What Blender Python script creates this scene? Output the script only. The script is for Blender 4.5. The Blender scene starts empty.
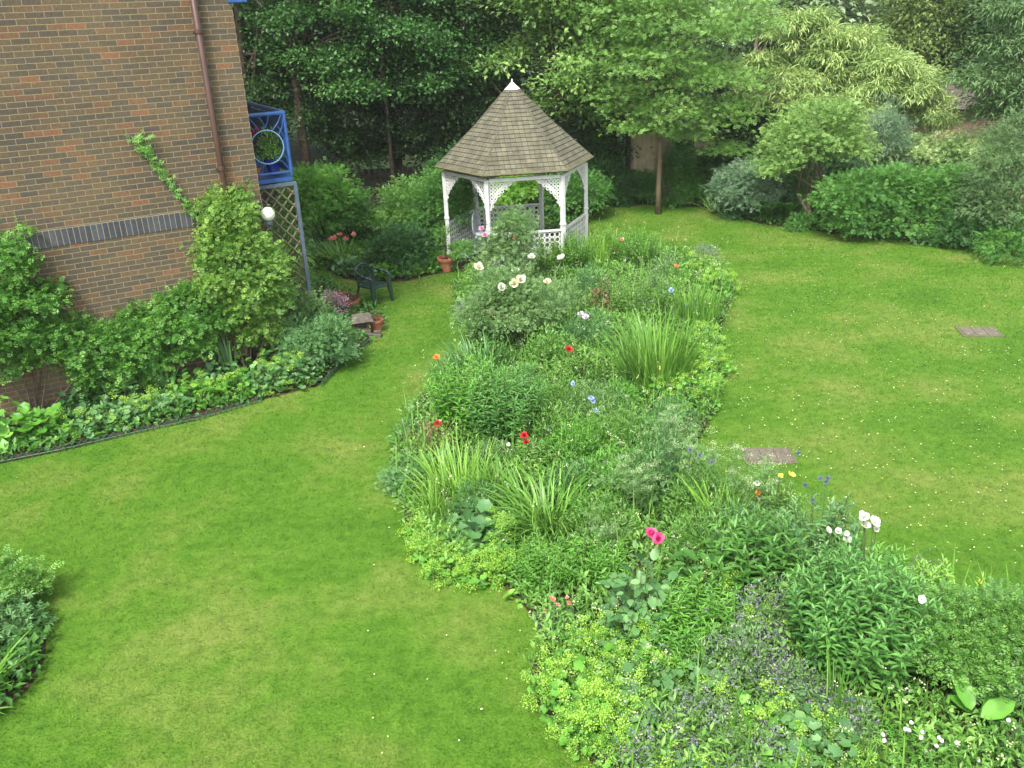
import bpy, math, random
import numpy as np
from mathutils import Vector
rng = np.random.default_rng(7); random.seed(7)
SC = bpy.context.scene
COL = SC.collection
PI = math.pi

# ------------------------------------------------------------------ camera
F, PITCH, ROLL, HC = 885.8, 0.40677, -0.0425, 5.2
fw = np.array([0, math.cos(PITCH), -math.sin(PITCH)])
r0 = np.array([1., 0, 0]); u0 = np.array([0, math.sin(PITCH), math.cos(PITCH)])
rt = math.cos(ROLL)*r0 + math.sin(ROLL)*u0
up = -math.sin(ROLL)*r0 + math.cos(ROLL)*u0
CAMP = np.array([0, 0, HC])
cd = bpy.data.cameras.new('camera'); cam = bpy.data.objects.new('camera', cd); COL.objects.link(cam)
from mathutils import Matrix
cam.matrix_world = Matrix(((rt[0], up[0], -fw[0], 0), (rt[1], up[1], -fw[1], 0), (rt[2], up[2], -fw[2], HC), (0, 0, 0, 1)))
cd.sensor_width = 36; cd.lens = F/1024*36; cd.clip_end = 2000; cd.clip_start = .05
SC.camera = cam

def ray(x, y): return (x-512)/F*rt + (384-y)/F*up + fw
def G(x, y, z=0.0):                    # a photo position as a point on the level z
    q = ray(x, y); return CAMP + q*((z-HC)/q[2])
def AY(x, y, Y):                       # a point at depth Y
    q = ray(x, y); return CAMP + q*(Y/q[1])
def ground_at(x, Y, y=200):            # ground point below a direction at depth Y
    p = AY(x, y, Y); return np.array([p[0], Y, 0.])
def hz(P, py):
    lo, hi = -1., 30.
    for _ in range(40):
        m = (lo+hi)/2; v = np.array([P[0], P[1], m])-CAMP
        if 384-F*(v@up)/(v@fw) < py: hi = m
        else: lo = m
    return m

# ------------------------------------------------------------------ object helpers
def tag(o, label=None, cat=None, group=None, kind=None):
    if label: o['label'] = label
    if cat: o['category'] = cat
    if group: o['group'] = group
    if kind: o['kind'] = kind
    return o
def empty(name, loc, label, cat, group=None, rz=0):
    o = bpy.data.objects.new(name, None); COL.objects.link(o)
    o.location = Vector([float(v) for v in loc]); o.rotation_euler.z = rz; o.empty_display_size = .1
    return tag(o, label, cat, group)
def build(name, V, Fc, mat, parent=None, attr=None, smooth=False, loc=None):
    """V (n,3), Fc (m,k) array or a list of faces"""
    me = bpy.data.meshes.new(name)
    V = np.asarray(V, dtype=np.float32)
    if isinstance(Fc, np.ndarray):
        m, k = Fc.shape
        me.vertices.add(len(V)); me.vertices.foreach_set('co', V.ravel())
        me.loops.add(m*k); me.loops.foreach_set('vertex_index', Fc.astype(np.int32).ravel())
        me.polygons.add(m); me.polygons.foreach_set('loop_start', np.arange(m, dtype=np.int32)*k)
        me.polygons.foreach_set('loop_total', np.full(m, k, dtype=np.int32))
        me.update(calc_edges=True)
    else:
        me.from_pydata(V.tolist(), [], [list(map(int, f)) for f in Fc]); me.update()
    if attr is not None:
        a = me.attributes.new('v', 'FLOAT', 'FACE'); a.data.foreach_set('value', np.asarray(attr, dtype=np.float32))
    if smooth: me.polygons.foreach_set('use_smooth', np.ones(len(me.polygons), dtype=bool))
    me.materials.append(mat)
    o = bpy.data.objects.new(name, me); COL.objects.link(o)
    if loc is not None: o.location = Vector([float(v) for v in loc])
    if parent is not None: o.parent = parent
    return o

class MB:
    def __init__(s): s.V = []; s.F = []; s.n = 0
    def add(s, V, Fc):
        V = np.asarray(V, float); s.V.append(V); s.F += [[i+s.n for i in f] for f in Fc]; s.n += len(V)
    def box(s, c, sz, rz=0, M=None, taper=1):
        sx, sy, sz2 = [v/2 for v in sz]
        P = np.array([[-sx*taper, -sy*taper, -sz2], [sx*taper, -sy*taper, -sz2], [sx*taper, sy*taper, -sz2], [-sx*taper, sy*taper, -sz2],
                      [-sx, -sy, sz2], [sx, -sy, sz2], [sx, sy, sz2], [-sx, sy, sz2]])
        cz, sn = math.cos(rz), math.sin(rz)
        R = np.array([[cz, -sn, 0], [sn, cz, 0], [0, 0, 1]]) if M is None else M
        s.add(P@R.T+np.array(c), [[0, 3, 2, 1], [4, 5, 6, 7], [0, 1, 5, 4], [1, 2, 6, 5], [2, 3, 7, 6], [3, 0, 4, 7]])
    def tube(s, pts, r, k=6, closed=False, cap=True):
        pts = np.asarray(pts, float); n = len(pts)
        rr = np.full(n, r, float) if np.isscalar(r) else np.asarray(r, float)
        V = []; prev = None
        for i in range(n):
            if closed: t = pts[(i+1) % n]-pts[i-1]
            else: t = pts[min(i+1, n-1)]-pts[max(i-1, 0)]
            t = t/(np.linalg.norm(t)+1e-9)
            if prev is None:
                a = np.array([0, 0, 1.]) if abs(t[2]) < .9 else np.array([1., 0, 0])
                u = np.cross(t, a)
            else: u = prev-t*(prev@t)
            u = u/(np.linalg.norm(u)+1e-9); prev = u; w = np.cross(t, u)
            for j in range(k):
                an = 2*PI*j/k; V.append(pts[i]+rr[i]*(math.cos(an)*u+math.sin(an)*w))
        Fc = []
        for i in range(n if closed else n-1):
            i2 = (i+1) % n
            for j in range(k):
                j2 = (j+1) % k; Fc.append([i*k+j, i*k+j2, i2*k+j2, i2*k+j])
        if cap and not closed: Fc += [list(range(k))[::-1], [(n-1)*k+j for j in range(k)]]
        s.add(V, Fc)
    def lathe(s, prof, c=(0, 0, 0), k=20):
        V = []; Fc = []; n = len(prof)
        for (r, z) in prof:
            for j in range(k):
                a = 2*PI*j/k; V.append([c[0]+r*math.cos(a), c[1]+r*math.sin(a), c[2]+z])
        for i in range(n-1):
            for j in range(k):
                j2 = (j+1) % k; Fc.append([i*k+j, i*k+j2, (i+1)*k+j2, (i+1)*k+j])
        Fc += [list(range(k))[::-1], [(n-1)*k+j for j in range(k)]]
        s.add(V, Fc)
    def prism(s, poly, z0, z1):
        n = len(poly); V = [[p[0], p[1], z0] for p in poly]+[[p[0], p[1], z1] for p in poly]
        s.add(V, [list(range(n))[::-1], list(range(n, 2*n))]+[[i, (i+1) % n, n+(i+1) % n, n+i] for i in range(n)])
    def build(s, name, mat, parent=None, loc=None, smooth=False, bevel=0):
        V = np.concatenate(s.V)
        o = build(name, V, s.F, mat, parent, loc=loc, smooth=smooth)
        if bevel:
            m = o.modifiers.new('bevel', 'BEVEL'); m.width = bevel; m.segments = 2; m.limit_method = 'ANGLE'
        return o

# ------------------------------------------------------------------ materials
def newmat(name):
    m = bpy.data.materials.new(name); m.use_nodes = True; nt = m.node_tree
    b = nt.nodes['Principled BSDF']; return m, nt, b
def node(nt, typ, **kw):
    n = nt.nodes.new(typ)
    for k, v in kw.items(): setattr(n, k, v)
    return n
def ramp(nt, stops, interp='LINEAR'):
    r = nt.nodes.new('ShaderNodeValToRGB'); r.color_ramp.interpolation = interp; e = r.color_ramp.elements
    while len(e) < len(stops): e.new(.5)
    for i, (p, c) in enumerate(stops):
        e[i].position = p; e[i].color = (*c, 1)
    return r
def leafmat(name, cols, rough=.45, trans=.33, spec=.42):
    cols = [(c[0]*1.12*k, c[1]*1.13*k, c[2]*.88*k) if (c[1] > c[0] and c[1] > c[2]) else c for c, k in zip(cols, (.98, 1.07, 1.22))]
    m, nt, b = newmat(name)
    at = node(nt, 'ShaderNodeAttribute', attribute_name='v')
    rp = ramp(nt, [(i/(len(cols)-1), c) for i, c in enumerate(cols)])
    nt.links.new(at.outputs['Fac'], rp.inputs[0])
    nt.links.new(rp.outputs[0], b.inputs['Base Color'])
    b.inputs['Roughness'].default_value = rough; b.inputs['Specular IOR Level'].default_value = spec
    tr = node(nt, 'ShaderNodeBsdfTranslucent')
    hs = node(nt, 'ShaderNodeHueSaturation'); hs.inputs['Hue'].default_value = .485; hs.inputs['Value'].default_value = 1.5
    nt.links.new(rp.outputs[0], hs.inputs['Color']); nt.links.new(hs.outputs[0], tr.inputs['Color'])
    mx = node(nt, 'ShaderNodeMixShader'); mx.inputs[0].default_value = trans
    nt.links.new(b.outputs[0], mx.inputs[1]); nt.links.new(tr.outputs[0], mx.inputs[2])
    nt.links.new(mx.outputs[0], nt.nodes['Material Output'].inputs['Surface'])
    return m
def plainmat(name, c, c2=None, rough=.6, scale=8, bump=0.0, metal=0, spec=.4, detail=6):
    m, nt, b = newmat(name)
    c2 = c2 or tuple(v*.75 for v in c)
    tc = node(nt, 'ShaderNodeTexCoord'); nz = node(nt, 'ShaderNodeTexNoise'); nz.inputs['Scale'].default_value = scale
    nz.inputs['Detail'].default_value = detail
    nt.links.new(tc.outputs['Object'], nz.inputs['Vector'])
    rp = ramp(nt, [(.32, c2), (.68, c)]); nt.links.new(nz.outputs[0], rp.inputs[0]); nt.links.new(rp.outputs[0], b.inputs['Base Color'])
    b.inputs['Roughness'].default_value = rough; b.inputs['Metallic'].default_value = metal; b.inputs['Specular IOR Level'].default_value = spec
    if bump:
        bp = node(nt, 'ShaderNodeBump'); bp.inputs['Strength'].default_value = bump; bp.inputs['Distance'].default_value = .01
        nt.links.new(nz.outputs[0], bp.inputs['Height']); nt.links.new(bp.outputs[0], b.inputs['Normal'])
    return m

# ------------------------------------------------------------------ leaves
def unit(a): return a/(np.linalg.norm(a, axis=-1, keepdims=True)+1e-9)
def T(verts, tris): return (np.array(verts, float), np.array(tris, int))
T_SIMPLE = T([(0, 0, 0), (.45, -.5, .1), (1, 0, -.12), (.45, .5, .1)], [(0, 1, 2), (0, 2, 3)])
T_LEAF = T([(0, 0, 0), (.22, -.38, .05), (.6, -.42, .04), (1, 0, -.16), (.6, .42, .04), (.22, .38, .05), (.45, 0, -.04)],
           [(6, 0, 1), (6, 1, 2), (6, 2, 3), (6, 3, 4), (6, 4, 5), (6, 5, 0)])
def t_round(k=10, wav=.12, cup=.12):
    vs = [(.5, 0, -cup*.6)]
    for i in range(k):
        a = 2*PI*i/k+PI; r = .5*(1+(wav if i % 2 else -wav))
        vs.append((.5+r*math.cos(a), r*math.sin(a), cup*(.5 if i % 2 else .25)))
    vs[1] = (.22, 0, 0)
    return T(vs, [(0, 1+i, 1+(i+1) % k) for i in range(k)])
T_ROUND = t_round()
T_BIG = T([(0, 0, 0), (.12, -.3, .06), (.4, -.5, .08), (.75, -.38, .02), (1, 0, -.15), (.75, .38, .02), (.4, .5, .08), (.12, .3, .06), (.3, 0, -.02), (.7, 0, -.05)],
          [(8, 0, 1), (8, 1, 2), (8, 2, 9), (9, 2, 3), (9, 3, 4), (9, 4, 5), (9, 5, 6), (9, 6, 8), (8, 6, 7), (8, 7, 0)])
def t_lobed(k=5):
    vs = [(.42, 0, -.03)]; tr = []
    for i in range(k):
        a = -2.1+4.2*i/(k-1); R = .55 if i not in (0, k-1) else .42
        c, s = math.cos(a), math.sin(a); b = len(vs)
        vs += [(.42+.3*R*2*math.cos(a-.32)*.8, .48*R*1.4*math.sin(a-.32), .03), (.42+R*c*1.05, R*s*1.05, -.08), (.42+.3*R*2*math.cos(a+.32)*.8, .48*R*1.4*math.sin(a+.32), .03)]
        tr += [(0, b, b+1), (0, b+1, b+2)]
    return T(vs, tr)
T_LOBED = t_lobed()
def t_sprig(n=3, ll=.42, lw=.5, ang=.9, tip=True, el=.25):
    """a twig with n pairs of leaflets and a tip leaflet"""
    vs = []; tr = []
    def lf(u, a, L, w):
        b = len(vs); c, s = math.cos(a), math.sin(a)
        for (x, y, z) in [(0, 0, 0), (.5, -.5*lw, .08), (1, 0, -.1), (.5, .5*lw, .08)]:
            X, Y = x*L, y*L
            vs.append((u+X*c-Y*s, (X*s+Y*c), z*L+w*(x*L)))
        tr.extend([(b, b+1, b+2), (b, b+2, b+3)])
    for i in range(n):
        u = .15+.6*i/max(1, n-1)
        for sg in (-1, 1): lf(u, sg*ang, ll*(1-.12*i), el*(1 if (i % 2) else -.3))
    if tip: lf(.7, 0, ll*.9, -.1)
    return T(vs, tr)
T_SPRIG = t_sprig()
T_WHORL = t_sprig(4, .5, .28, 1.1, True, .5)
T_PINN = t_sprig(6, .36, .3, 1.15, True, 0)
T_NEEDLE = T([(0, -.5, 0), (1, 0, -.1), (0, .5, 0)], [(0, 1, 2)])
T_PETAL = T([(0, 0, 0), (.5, -.5, .18), (.95, -.32, .42), (1, 0, .38), (.95, .32, .42), (.5, .5, .18), (.5, 0, .08)],
            [(6, 0, 1), (6, 1, 2), (6, 2, 3), (6, 3, 4), (6, 4, 5), (6, 5, 0)])

def leafverts(Tm, P, D, N, L, W):
    t, tri = Tm
    D = unit(D); S = unit(np.cross(D, N)); N2 = np.cross(S, D)
    L = np.broadcast_to(np.asarray(L, float), (len(P),))[:, None, None]; W = np.broadcast_to(np.asarray(W, float), (len(P),))[:, None, None]
    V = P[:, None]+t[None, :, :1]*L*D[:, None]+t[None, :, 1:2]*W*S[:, None]+t[None, :, 2:]*L*N2[:, None]
    n, k = len(P), len(t)
    Fc = (tri[None]+(np.arange(n)*k)[:, None, None]).reshape(-1, 3)
    return V.reshape(-1, 3), Fc, len(tri)
class LB:                               # collects leaves, blades and twigs of ONE plant part
    def __init__(s): s.V = []; s.F = []; s.A = []; s.n = 0
    def leaves(s, Tm, P, D, N, L, W, a):
        if len(P) == 0: return
        V, Fc, k = leafverts(Tm, P, D, N, L, W)
        s.V.append(V); s.F.append(Fc+s.n); s.n += len(V)
        s.A.append(np.repeat(np.clip(np.broadcast_to(a, (len(P),)), 0, 1), k))
    def blades(s, P, az, L, lean, curve, W, a, seg=6, twist=0.0):
        """arching strap leaves"""
        n = len(P); az = np.broadcast_to(az, (n,)); L = np.broadcast_to(L, (n,)); lean = np.broadcast_to(lean, (n,))
        curve = np.broadcast_to(curve, (n,)); W = np.broadcast_to(W, (n,))
        h = np.stack([np.cos(az), np.sin(az), np.zeros(n)], 1); sd = np.stack([-np.sin(az), np.cos(az), np.zeros(n)], 1)
        pos = P.copy(); VV = []
        for i in range(seg+1):
            u = i/seg; w = W*.5*(1-u**2.2)*(0.75+.5*min(u*3, 1)*.5)+.0006
            sdd = unit(sd*math.cos(twist*u)+h*math.sin(twist*u))
            VV += [pos-sdd*w[:, None], pos+sdd*w[:, None]]
            th = lean+curve*u**1.6
            pos = pos+(h*np.sin(th)[:, None]+np.array([0, 0, 1.])*np.cos(th)[:, None])*(L/seg)[:, None]
        V = np.stack(VV, 1)
        f = np.concatenate([[(2*i, 2*i+1, 2*i+3), (2*i, 2*i+3, 2*i+2)] for i in range(seg)])
        Fc = (f[None]+(np.arange(n)*(2*(seg+1)))[:, None, None]).reshape(-1, 3)
        s.V.append(V.reshape(-1, 3)); s.F.append(Fc+s.n); s.n += n*2*(seg+1)
        s.A.append(np.repeat(np.clip(np.broadcast_to(a, (n,)), 0, 1), 2*seg))
    def sticks(s, A, B, r, a):
        """thin three-sided stalks between A and B"""
        n = len(A); d = unit(B-A); x = unit(np.cross(d, np.array([.3, .9, .2]))); y = np.cross(d, x); VV = []
        for Q, rr in ((A, r), (B, r*.6)):
            for j in range(3):
                an = 2*PI*j/3; VV.append(Q+rr*(math.cos(an)*x+math.sin(an)*y))
        V = np.stack(VV, 1); f = np.array([(0, 1, 4), (0, 4, 3), (1, 2, 5), (1, 5, 4), (2, 0, 3), (2, 3, 5)])
        s.V.append(V.reshape(-1, 3)); s.F.append((f[None]+(np.arange(n)*6)[:, None, None]).reshape(-1, 3)+s.n); s.n += n*6
        s.A.append(np.full(n*6, a))
    def build(s, name, mat, parent=None, loc=None):
        return build(name, np.concatenate(s.V), np.concatenate(s.F), mat, parent, attr=np.concatenate(s.A), loc=loc)
def rdir(n, zmin=-1.0):
    z = rng.uniform(zmin, 1, n); a = rng.uniform(0, 2*PI, n); r = np.sqrt(1-z*z)
    return np.stack([r*np.cos(a), r*np.sin(a), z], 1)
def lumps(d, k=9, amp=.18):
    c = rdir(k, -.2); s = rng.uniform(-1, 1, k)
    w = np.exp(-(1-d@c.T)*6)
    return 1+amp*(w@s)

def pads(lobes, k=9, f=.42, flat=.45, zlo=-.35, amp=.9):
    """a crown as many leafy drifts with gaps between them"""
    out = []
    for (x, y, z, a, b, c) in lobes:
        d = rdir(k, zlo)
        for q in d:
            s = f*rng.uniform(.7, 1.3); r_ = rng.uniform(.45, amp)
            out.append((x+q[0]*a*r_, y+q[1]*b*r_, z+q[2]*c*r_, a*s, b*s, c*s*flat/.6))
    return out
def cloud(lb, lobes, nclump, per, cr, Tm, L, W, droop=.2, upn=1.0, zmin=-.35, inner=.7, flat=.55, vr=.22):
    """foliage of a crown: leaf clumps spread through the outer part of its lobes"""
    lobes = np.array(lobes, float); ar = (lobes[:, 3]*lobes[:, 4]*lobes[:, 5])**(2/3)
    idx = rng.choice(len(lobes), nclump, p=ar/ar.sum()); d = rdir(nclump, zmin)
    R = lobes[idx, 3:6]; rad = rng.uniform(inner, 1.04, nclump)
    # uneven outline
    k = 14; cc = rdir(k, -.3); sg = rng.uniform(-1, 1, k); rad = rad*(1+.16*(np.exp(-(1-d@cc.T)*7)@sg))
    c = lobes[idx, :3]+d*R*rad[:, None]
    cv = np.clip(.5+rng.normal(0, vr, nclump), 0, 1)
    ci = np.repeat(np.arange(nclump), per); n = len(ci)
    off = rng.normal(0, 1, (n, 3))*cr*np.array([1, 1, flat])
    P = c[ci]+off
    D = unit(d[ci]*.9+rng.normal(0, .55, (n, 3))+unit(off)*.5+np.array([0, 0, -droop]))
    N = unit(np.array([0, 0, upn])+d[ci]*.5+rng.normal(0, .35, (n, 3)))
    s = rng.uniform(.7, 1.25, n)
    lb.leaves(Tm, P, D, N, L*s, W*s, cv[ci]+rng.normal(0, .13, n))
    return c

# ================================================================== LIGHT
SUN_EL, SUN_AZ = 56, 205                # degrees; azimuth clockwise from +Y
w = bpy.data.worlds.new('World'); SC.world = w; w.use_nodes = True
sky = w.node_tree.nodes.new('ShaderNodeTexSky'); sky.sky_type = 'NISHITA'; sky.sun_disc = False
sky.sun_elevation = math.radians(SUN_EL); sky.sun_rotation = math.radians(SUN_AZ); sky.dust_density = 3.0; sky.ozone_density = .6; sky.air_density = 1.0
bg = w.node_tree.nodes['Background']; bg.inputs[1].default_value = .145
hsv = w.node_tree.nodes.new('ShaderNodeHueSaturation'); hsv.inputs['Saturation'].default_value = .28
w.node_tree.links.new(sky.outputs[0], hsv.inputs['Color']); w.node_tree.links.new(hsv.outputs[0], bg.inputs[0])
ld = bpy.data.lights.new('sun', 'SUN'); ld.energy = 2.0; ld.angle = math.radians(12); ld.color = (1, .96, .9)
lo = bpy.data.objects.new('sun', ld); COL.objects.link(lo)
az = math.radians(SUN_AZ); el = math.radians(SUN_EL)
sd = Vector((math.sin(az)*math.cos(el), math.cos(az)*math.cos(el), math.sin(el)))
lo.rotation_euler = sd.to_track_quat('Z', 'Y').to_euler(); lo.location = (0, -5, 20)
vs = SC.view_settings; vs.view_transform = 'Standard'; vs.look = 'None'; vs.exposure = 1.5; vs.gamma = 1.0; vs.use_curve_mapping = False

# ================================================================== GROUND
def xy(pxs): return [G(x, y)[:2] for x, y in pxs]
YAW = 0.51277; tw = np.array([math.cos(YAW), math.sin(YAW), 0]); nb = np.array([-math.sin(YAW), math.cos(YAW), 0])
CORN = np.array([-3.655, 13.41, 0])
def WP(x, y):
    q = ray(x, y); return CAMP+q*13.478/(q@nb)
def wl(x, z, out=0.0): return CORN+tw*x+np.array([0, 0, z])-nb*out
bedA = xy([(0, 463), (60, 451), (130, 434), (200, 418), (262, 400), (318, 386), (332, 372), (350, 356), (371, 342), (362, 326), (385, 325), (384, 316), (352, 296), (322, 280), (305, 268)])+[wl(.1, 0)[:2]+nb[:2]*1.2, wl(0, 0)[:2]-nb[:2]*.02, wl(-12, 0)[:2]-nb[:2]*.02, wl(-12, 0)[:2]-nb[:2]*1.6, ]
bedB = xy([(305, 262), (318, 266), (345, 279), (375, 283), (408, 281), (441, 273), (462, 272)])+[(-1.2, 20.6), (0, 21.2), (1.6, 21.0), (2.1, 22)]+xy([(596, 206), (640, 205), (700, 207), (728, 214), (760, 224), (830, 233), (900, 240), (960, 247), (1024, 252), (1100, 262)])+[(26, 17), (26, 26.5), (-26, 26.5), (-26, 25)]
island = xy([(452, 276), (456, 305), (472, 325), (476, 352), (440, 378), (418, 402), (398, 432), (392, 470), (402, 505), (412, 545), (430, 574), (505, 584), (522, 602), (548, 645), (528, 668), (536, 705), (562, 742), (610, 775), (700, 830), (1000, 900), (1200, 800), (1090, 680), (1024, 655), (950, 640), (880, 600), (800, 560), (745, 520), (700, 478), (690, 450), (712, 420), (722, 385), (714, 350), (726, 315), (736, 290), (720, 272), (690, 258), (650, 245), (612, 243), (575, 248), (520, 270)])
bedD = xy([(-90, 560), (0, 568), (30, 590), (46, 620), (46, 660), (33, 685), (0, 715), (-90, 760)])
def inpoly(P, poly):
    poly = np.array(poly)[:, :2]; x, y = P[:, 0], P[:, 1]; c = np.zeros(len(P), bool); j = len(poly)-1
    for i in range(len(poly)):
        xi, yi = poly[i]; xj, yj = poly[j]
        c ^= ((yi > y) != (yj > y)) & (x < (xj-xi)*(y-yi)/(yj-yi+1e-12)+xi); j = i
    return c
def smoothpoly(p, it=2):
    p = np.array([q[:2] for q in p])
    for _ in range(it):
        q = np.roll(p, -1, 0); p = np.stack([.75*p+.25*q, .25*p+.75*q], 1).reshape(-1, 2)
    return p
def sheet(name, poly, z, mat):
    import bmesh
    bm = bmesh.new(); vs_ = [bm.verts.new((float(a), float(b), z)) for a, b in poly]; f = bm.faces.new(vs_)
    f.normal_update()
    if f.normal.z < 0: f.normal_flip()
    bmesh.ops.triangulate(bm, faces=[f]); me = bpy.data.meshes.new(name); bm.to_mesh(me); bm.free(); me.materials.append(mat)
    o = bpy.data.objects.new(name, me); COL.objects.link(o); o['kind'] = 'structure'; return o

def lawnmat(name, blade=False):
    m, nt, b = newmat(name)
    ge = node(nt, 'ShaderNodeNewGeometry')
    n1 = node(nt, 'ShaderNodeTexNoise'); n1.inputs['Scale'].default_value = .55; n1.inputs['Detail'].default_value = 5; n1.inputs['Roughness'].default_value = .6
    n2 = node(nt, 'ShaderNodeTexNoise'); n2.inputs['Scale'].default_value = 7; n2.inputs['Detail'].default_value = 8; n2.inputs['Roughness'].default_value = .75
    nt.links.new(ge.outputs['Position'], n1.inputs['Vector']); nt.links.new(ge.outputs['Position'], n2.inputs['Vector'])
    r1 = ramp(nt, [(.34, (.047, .122, .008)), (.48, (.064, .146, .011)), (.64, (.112, .166, .027))])
    nt.links.new(n1.outputs[0], r1.inputs[0])
    r2 = ramp(nt, [(.30, (.58, .68, .5)), (.5, (1, 1, 1)), (.70, (1.42, 1.24, 1.6))])
    nt.links.new(n2.outputs[0], r2.inputs[0])
    mx = node(nt, 'ShaderNodeMix', data_type='RGBA', blend_type='MULTIPLY'); mx.inputs[0].default_value = 1
    nt.links.new(r1.outputs[0], mx.inputs[6]); nt.links.new(r2.outputs[0], mx.inputs[7])
    col = mx.outputs[2]
    if blade:
        at = node(nt, 'ShaderNodeAttribute', attribute_name='v')
        r3 = ramp(nt, [(0, (.38, .5, .3)), (.5, (1, 1, 1)), (.9, (1.7, 1.5, 1.8)), (1, (3.2, 2.2, 5))]); nt.links.new(at.outputs['Fac'], r3.inputs[0])
        m2 = node(nt, 'ShaderNodeMix', data_type='RGBA', blend_type='MULTIPLY'); m2.inputs[0].default_value = 1
        nt.links.new(col, m2.inputs[6]); nt.links.new(r3.outputs[0], m2.inputs[7]); col = m2.outputs[2]
    nt.links.new(col, b.inputs['Base Color']); b.inputs['Roughness'].default_value = .75; b.inputs['Specular IOR Level'].default_value = .15
    if not blade:
        bp = node(nt, 'ShaderNodeBump'); bp.inputs['Strength'].default_value = .6; bp.inputs['Distance'].default_value = .03
        n3 = node(nt, 'ShaderNodeTexNoise'); n3.inputs['Scale'].default_value = 40; n3.inputs['Detail'].default_value = 4
        nt.links.new(ge.outputs['Position'], n3.inputs['Vector']); nt.links.new(n3.outputs[0], bp.inputs['Height']); nt.links.new(bp.outputs[0], b.inputs['Normal'])
    else:
        tr = node(nt, 'ShaderNodeBsdfTranslucent'); nt.links.new(col, tr.inputs['Color'])
        ms = node(nt, 'ShaderNodeMixShader'); ms.inputs[0].default_value = .3
        nt.links.new(b.outputs[0], ms.inputs[1]); nt.links.new(tr.outputs[0], ms.inputs[2]); nt.links.new(ms.outputs[0], nt.nodes['Material Output'].inputs['Surface'])
    return m
M_LAWN = lawnmat('lawn_turf'); M_BLADE = lawnmat('grass_blade', True)
M_SOIL = plainmat('soil', (.075, .05, .032), (.028, .019, .012), .95, 14, .8, spec=.1)
M_FIELD = plainmat('field', (.03, .05, .018), (.018, .03, .012), .9, .5, .2, spec=.1)
g = sheet('ground', [(-130, -70), (130, -70), (130, 180), (-130, 180)], -.006, M_FIELD)
sheet('lawn', [(-22, 1), (22, 1), (26, 27), (-22, 27)], 0.0, M_LAWN)
for nm, po in (('house_flower_bed_soil', bedA), ('back_border_soil', bedB), ('island_bed_soil', smoothpoly(island, 2)), ('corner_bed_soil', smoothpoly(bedD, 2))):
    sheet(nm, po, .006, M_SOIL)

# turf blades
def grass(n):
    u = rng.uniform(0, 1, n); Y = 4.3+21*u**1.75; X = rng.uniform(-1, 1, n)*(.66*Y+1.6)
    P = np.stack([X, Y, np.zeros(n)], 1)
    bad = inpoly(P, bedA) | inpoly(P, bedB) | inpoly(P, smoothpoly(island, 2)) | inpoly(P, bedD) | (((P-CORN)@nb > -.02) & ((P-CORN)@tw < 0))
    for sp in SLABS: bad |= inpoly(P, sp)
    P = P[~bad]; n = len(P)
    d = P[:, 1]; sc = np.clip(d/9, .75, 2.2)
    lb = LB(); azm = rng.uniform(0, 2*PI, n); D = np.stack([np.cos(azm)*.8, np.sin(azm)*.8, rng.uniform(.35, 1.2, n)], 1)
    Nn = rdir(n); val = np.clip(.5+rng.normal(0, .2, n), 0, 1); val[rng.uniform(0, 1, n) < .04] = 1
    lb.leaves(T_NEEDLE, P, D, Nn, .03*rng.uniform(.6, 1.3, n)*sc**.4, .006*sc, val)
    o = lb.build('lawn_grass', M_BLADE); tag(o, 'short mown grass blades covering the whole garden lawn', 'grass', kind='stuff')

# two worn slabs in the lawn
def slab(px, py, w_, h_, label, rz):
    c = G(px, py); co, si = math.cos(rz), math.sin(rz)
    pts = [(c[0]+co*a*w_/2-si*b*h_/2, c[1]+si*a*w_/2+co*b*h_/2) for a, b in ((-1, -1), (1, -1), (1, 1), (-1, 1))]
    root = empty('inspection_cover', c, label, 'cover')
    L = [(p[0]-c[0], p[1]-c[1]) for p in pts]
    mb = MB(); mb.prism(L, -.02, .012); mb.build('surround', M_SLAB, root, bevel=.004)
    mb = MB()
    for k in range(3): 
        a = -.5+1/3*(k+.5)
        mb.box((co*a*w_*.86, si*a*w_*.86, .014), (w_*.27, h_*.82, .012), rz)
    mb.build('lid', M_SLAB2, root, bevel=.003)
    SLABS.append([np.array(p)*1.0 for p in pts])
SLABS = []
M_SLAB = plainmat('worn_slab', (.12, .11, .07), (.07, .075, .035), .9, 18, .6)
M_SLAB2 = plainmat('worn_lid', (.15, .125, .095), (.075, .075, .045), .85, 26, .6)
slab(768, 456, .62, .42, 'worn reddish brown inspection cover in the lawn close to the flower bed', -.05)
slab(979, 332, .62, .46, 'small worn inspection cover out in the open lawn at right', -.15)
SLABS2 = SLABS
grass(420000)
# petals and daisies on the lawn
n = 2600; Y = rng.uniform(5, 19, n); X = rng.uniform(-.3, 1, n)*(.6*Y+1)+0
P = np.stack([X, Y, np.full(n, .03)], 1)
keep = ~(inpoly(P, bedA) | inpoly(P, bedB) | inpoly(P, smoothpoly(island, 2))); keep &= (rng.uniform(0, 1, n) < np.where(X > 1.5, 1, .12)); P = P[keep]
hot = rng.uniform(0, 1, len(P)) < .5
lb = LB(); lb.leaves(T_SIMPLE, P, rdir(len(P), -.1)*[1, 1, .3], np.array([0, 0, 1.])+.3*rdir(len(P)), rng.uniform(.012, .026, len(P)), .018, rng.uniform(0, 1, len(P)))
o = lb.build('fallen_petals', leafmat('petal_litter', [(.5, .55, .2), (.62, .62, .45), (.55, .45, .12)], trans=.1)); tag(o, 'pale petals and daisies scattered over the right hand lawn', 'petals', kind='stuff')

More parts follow.
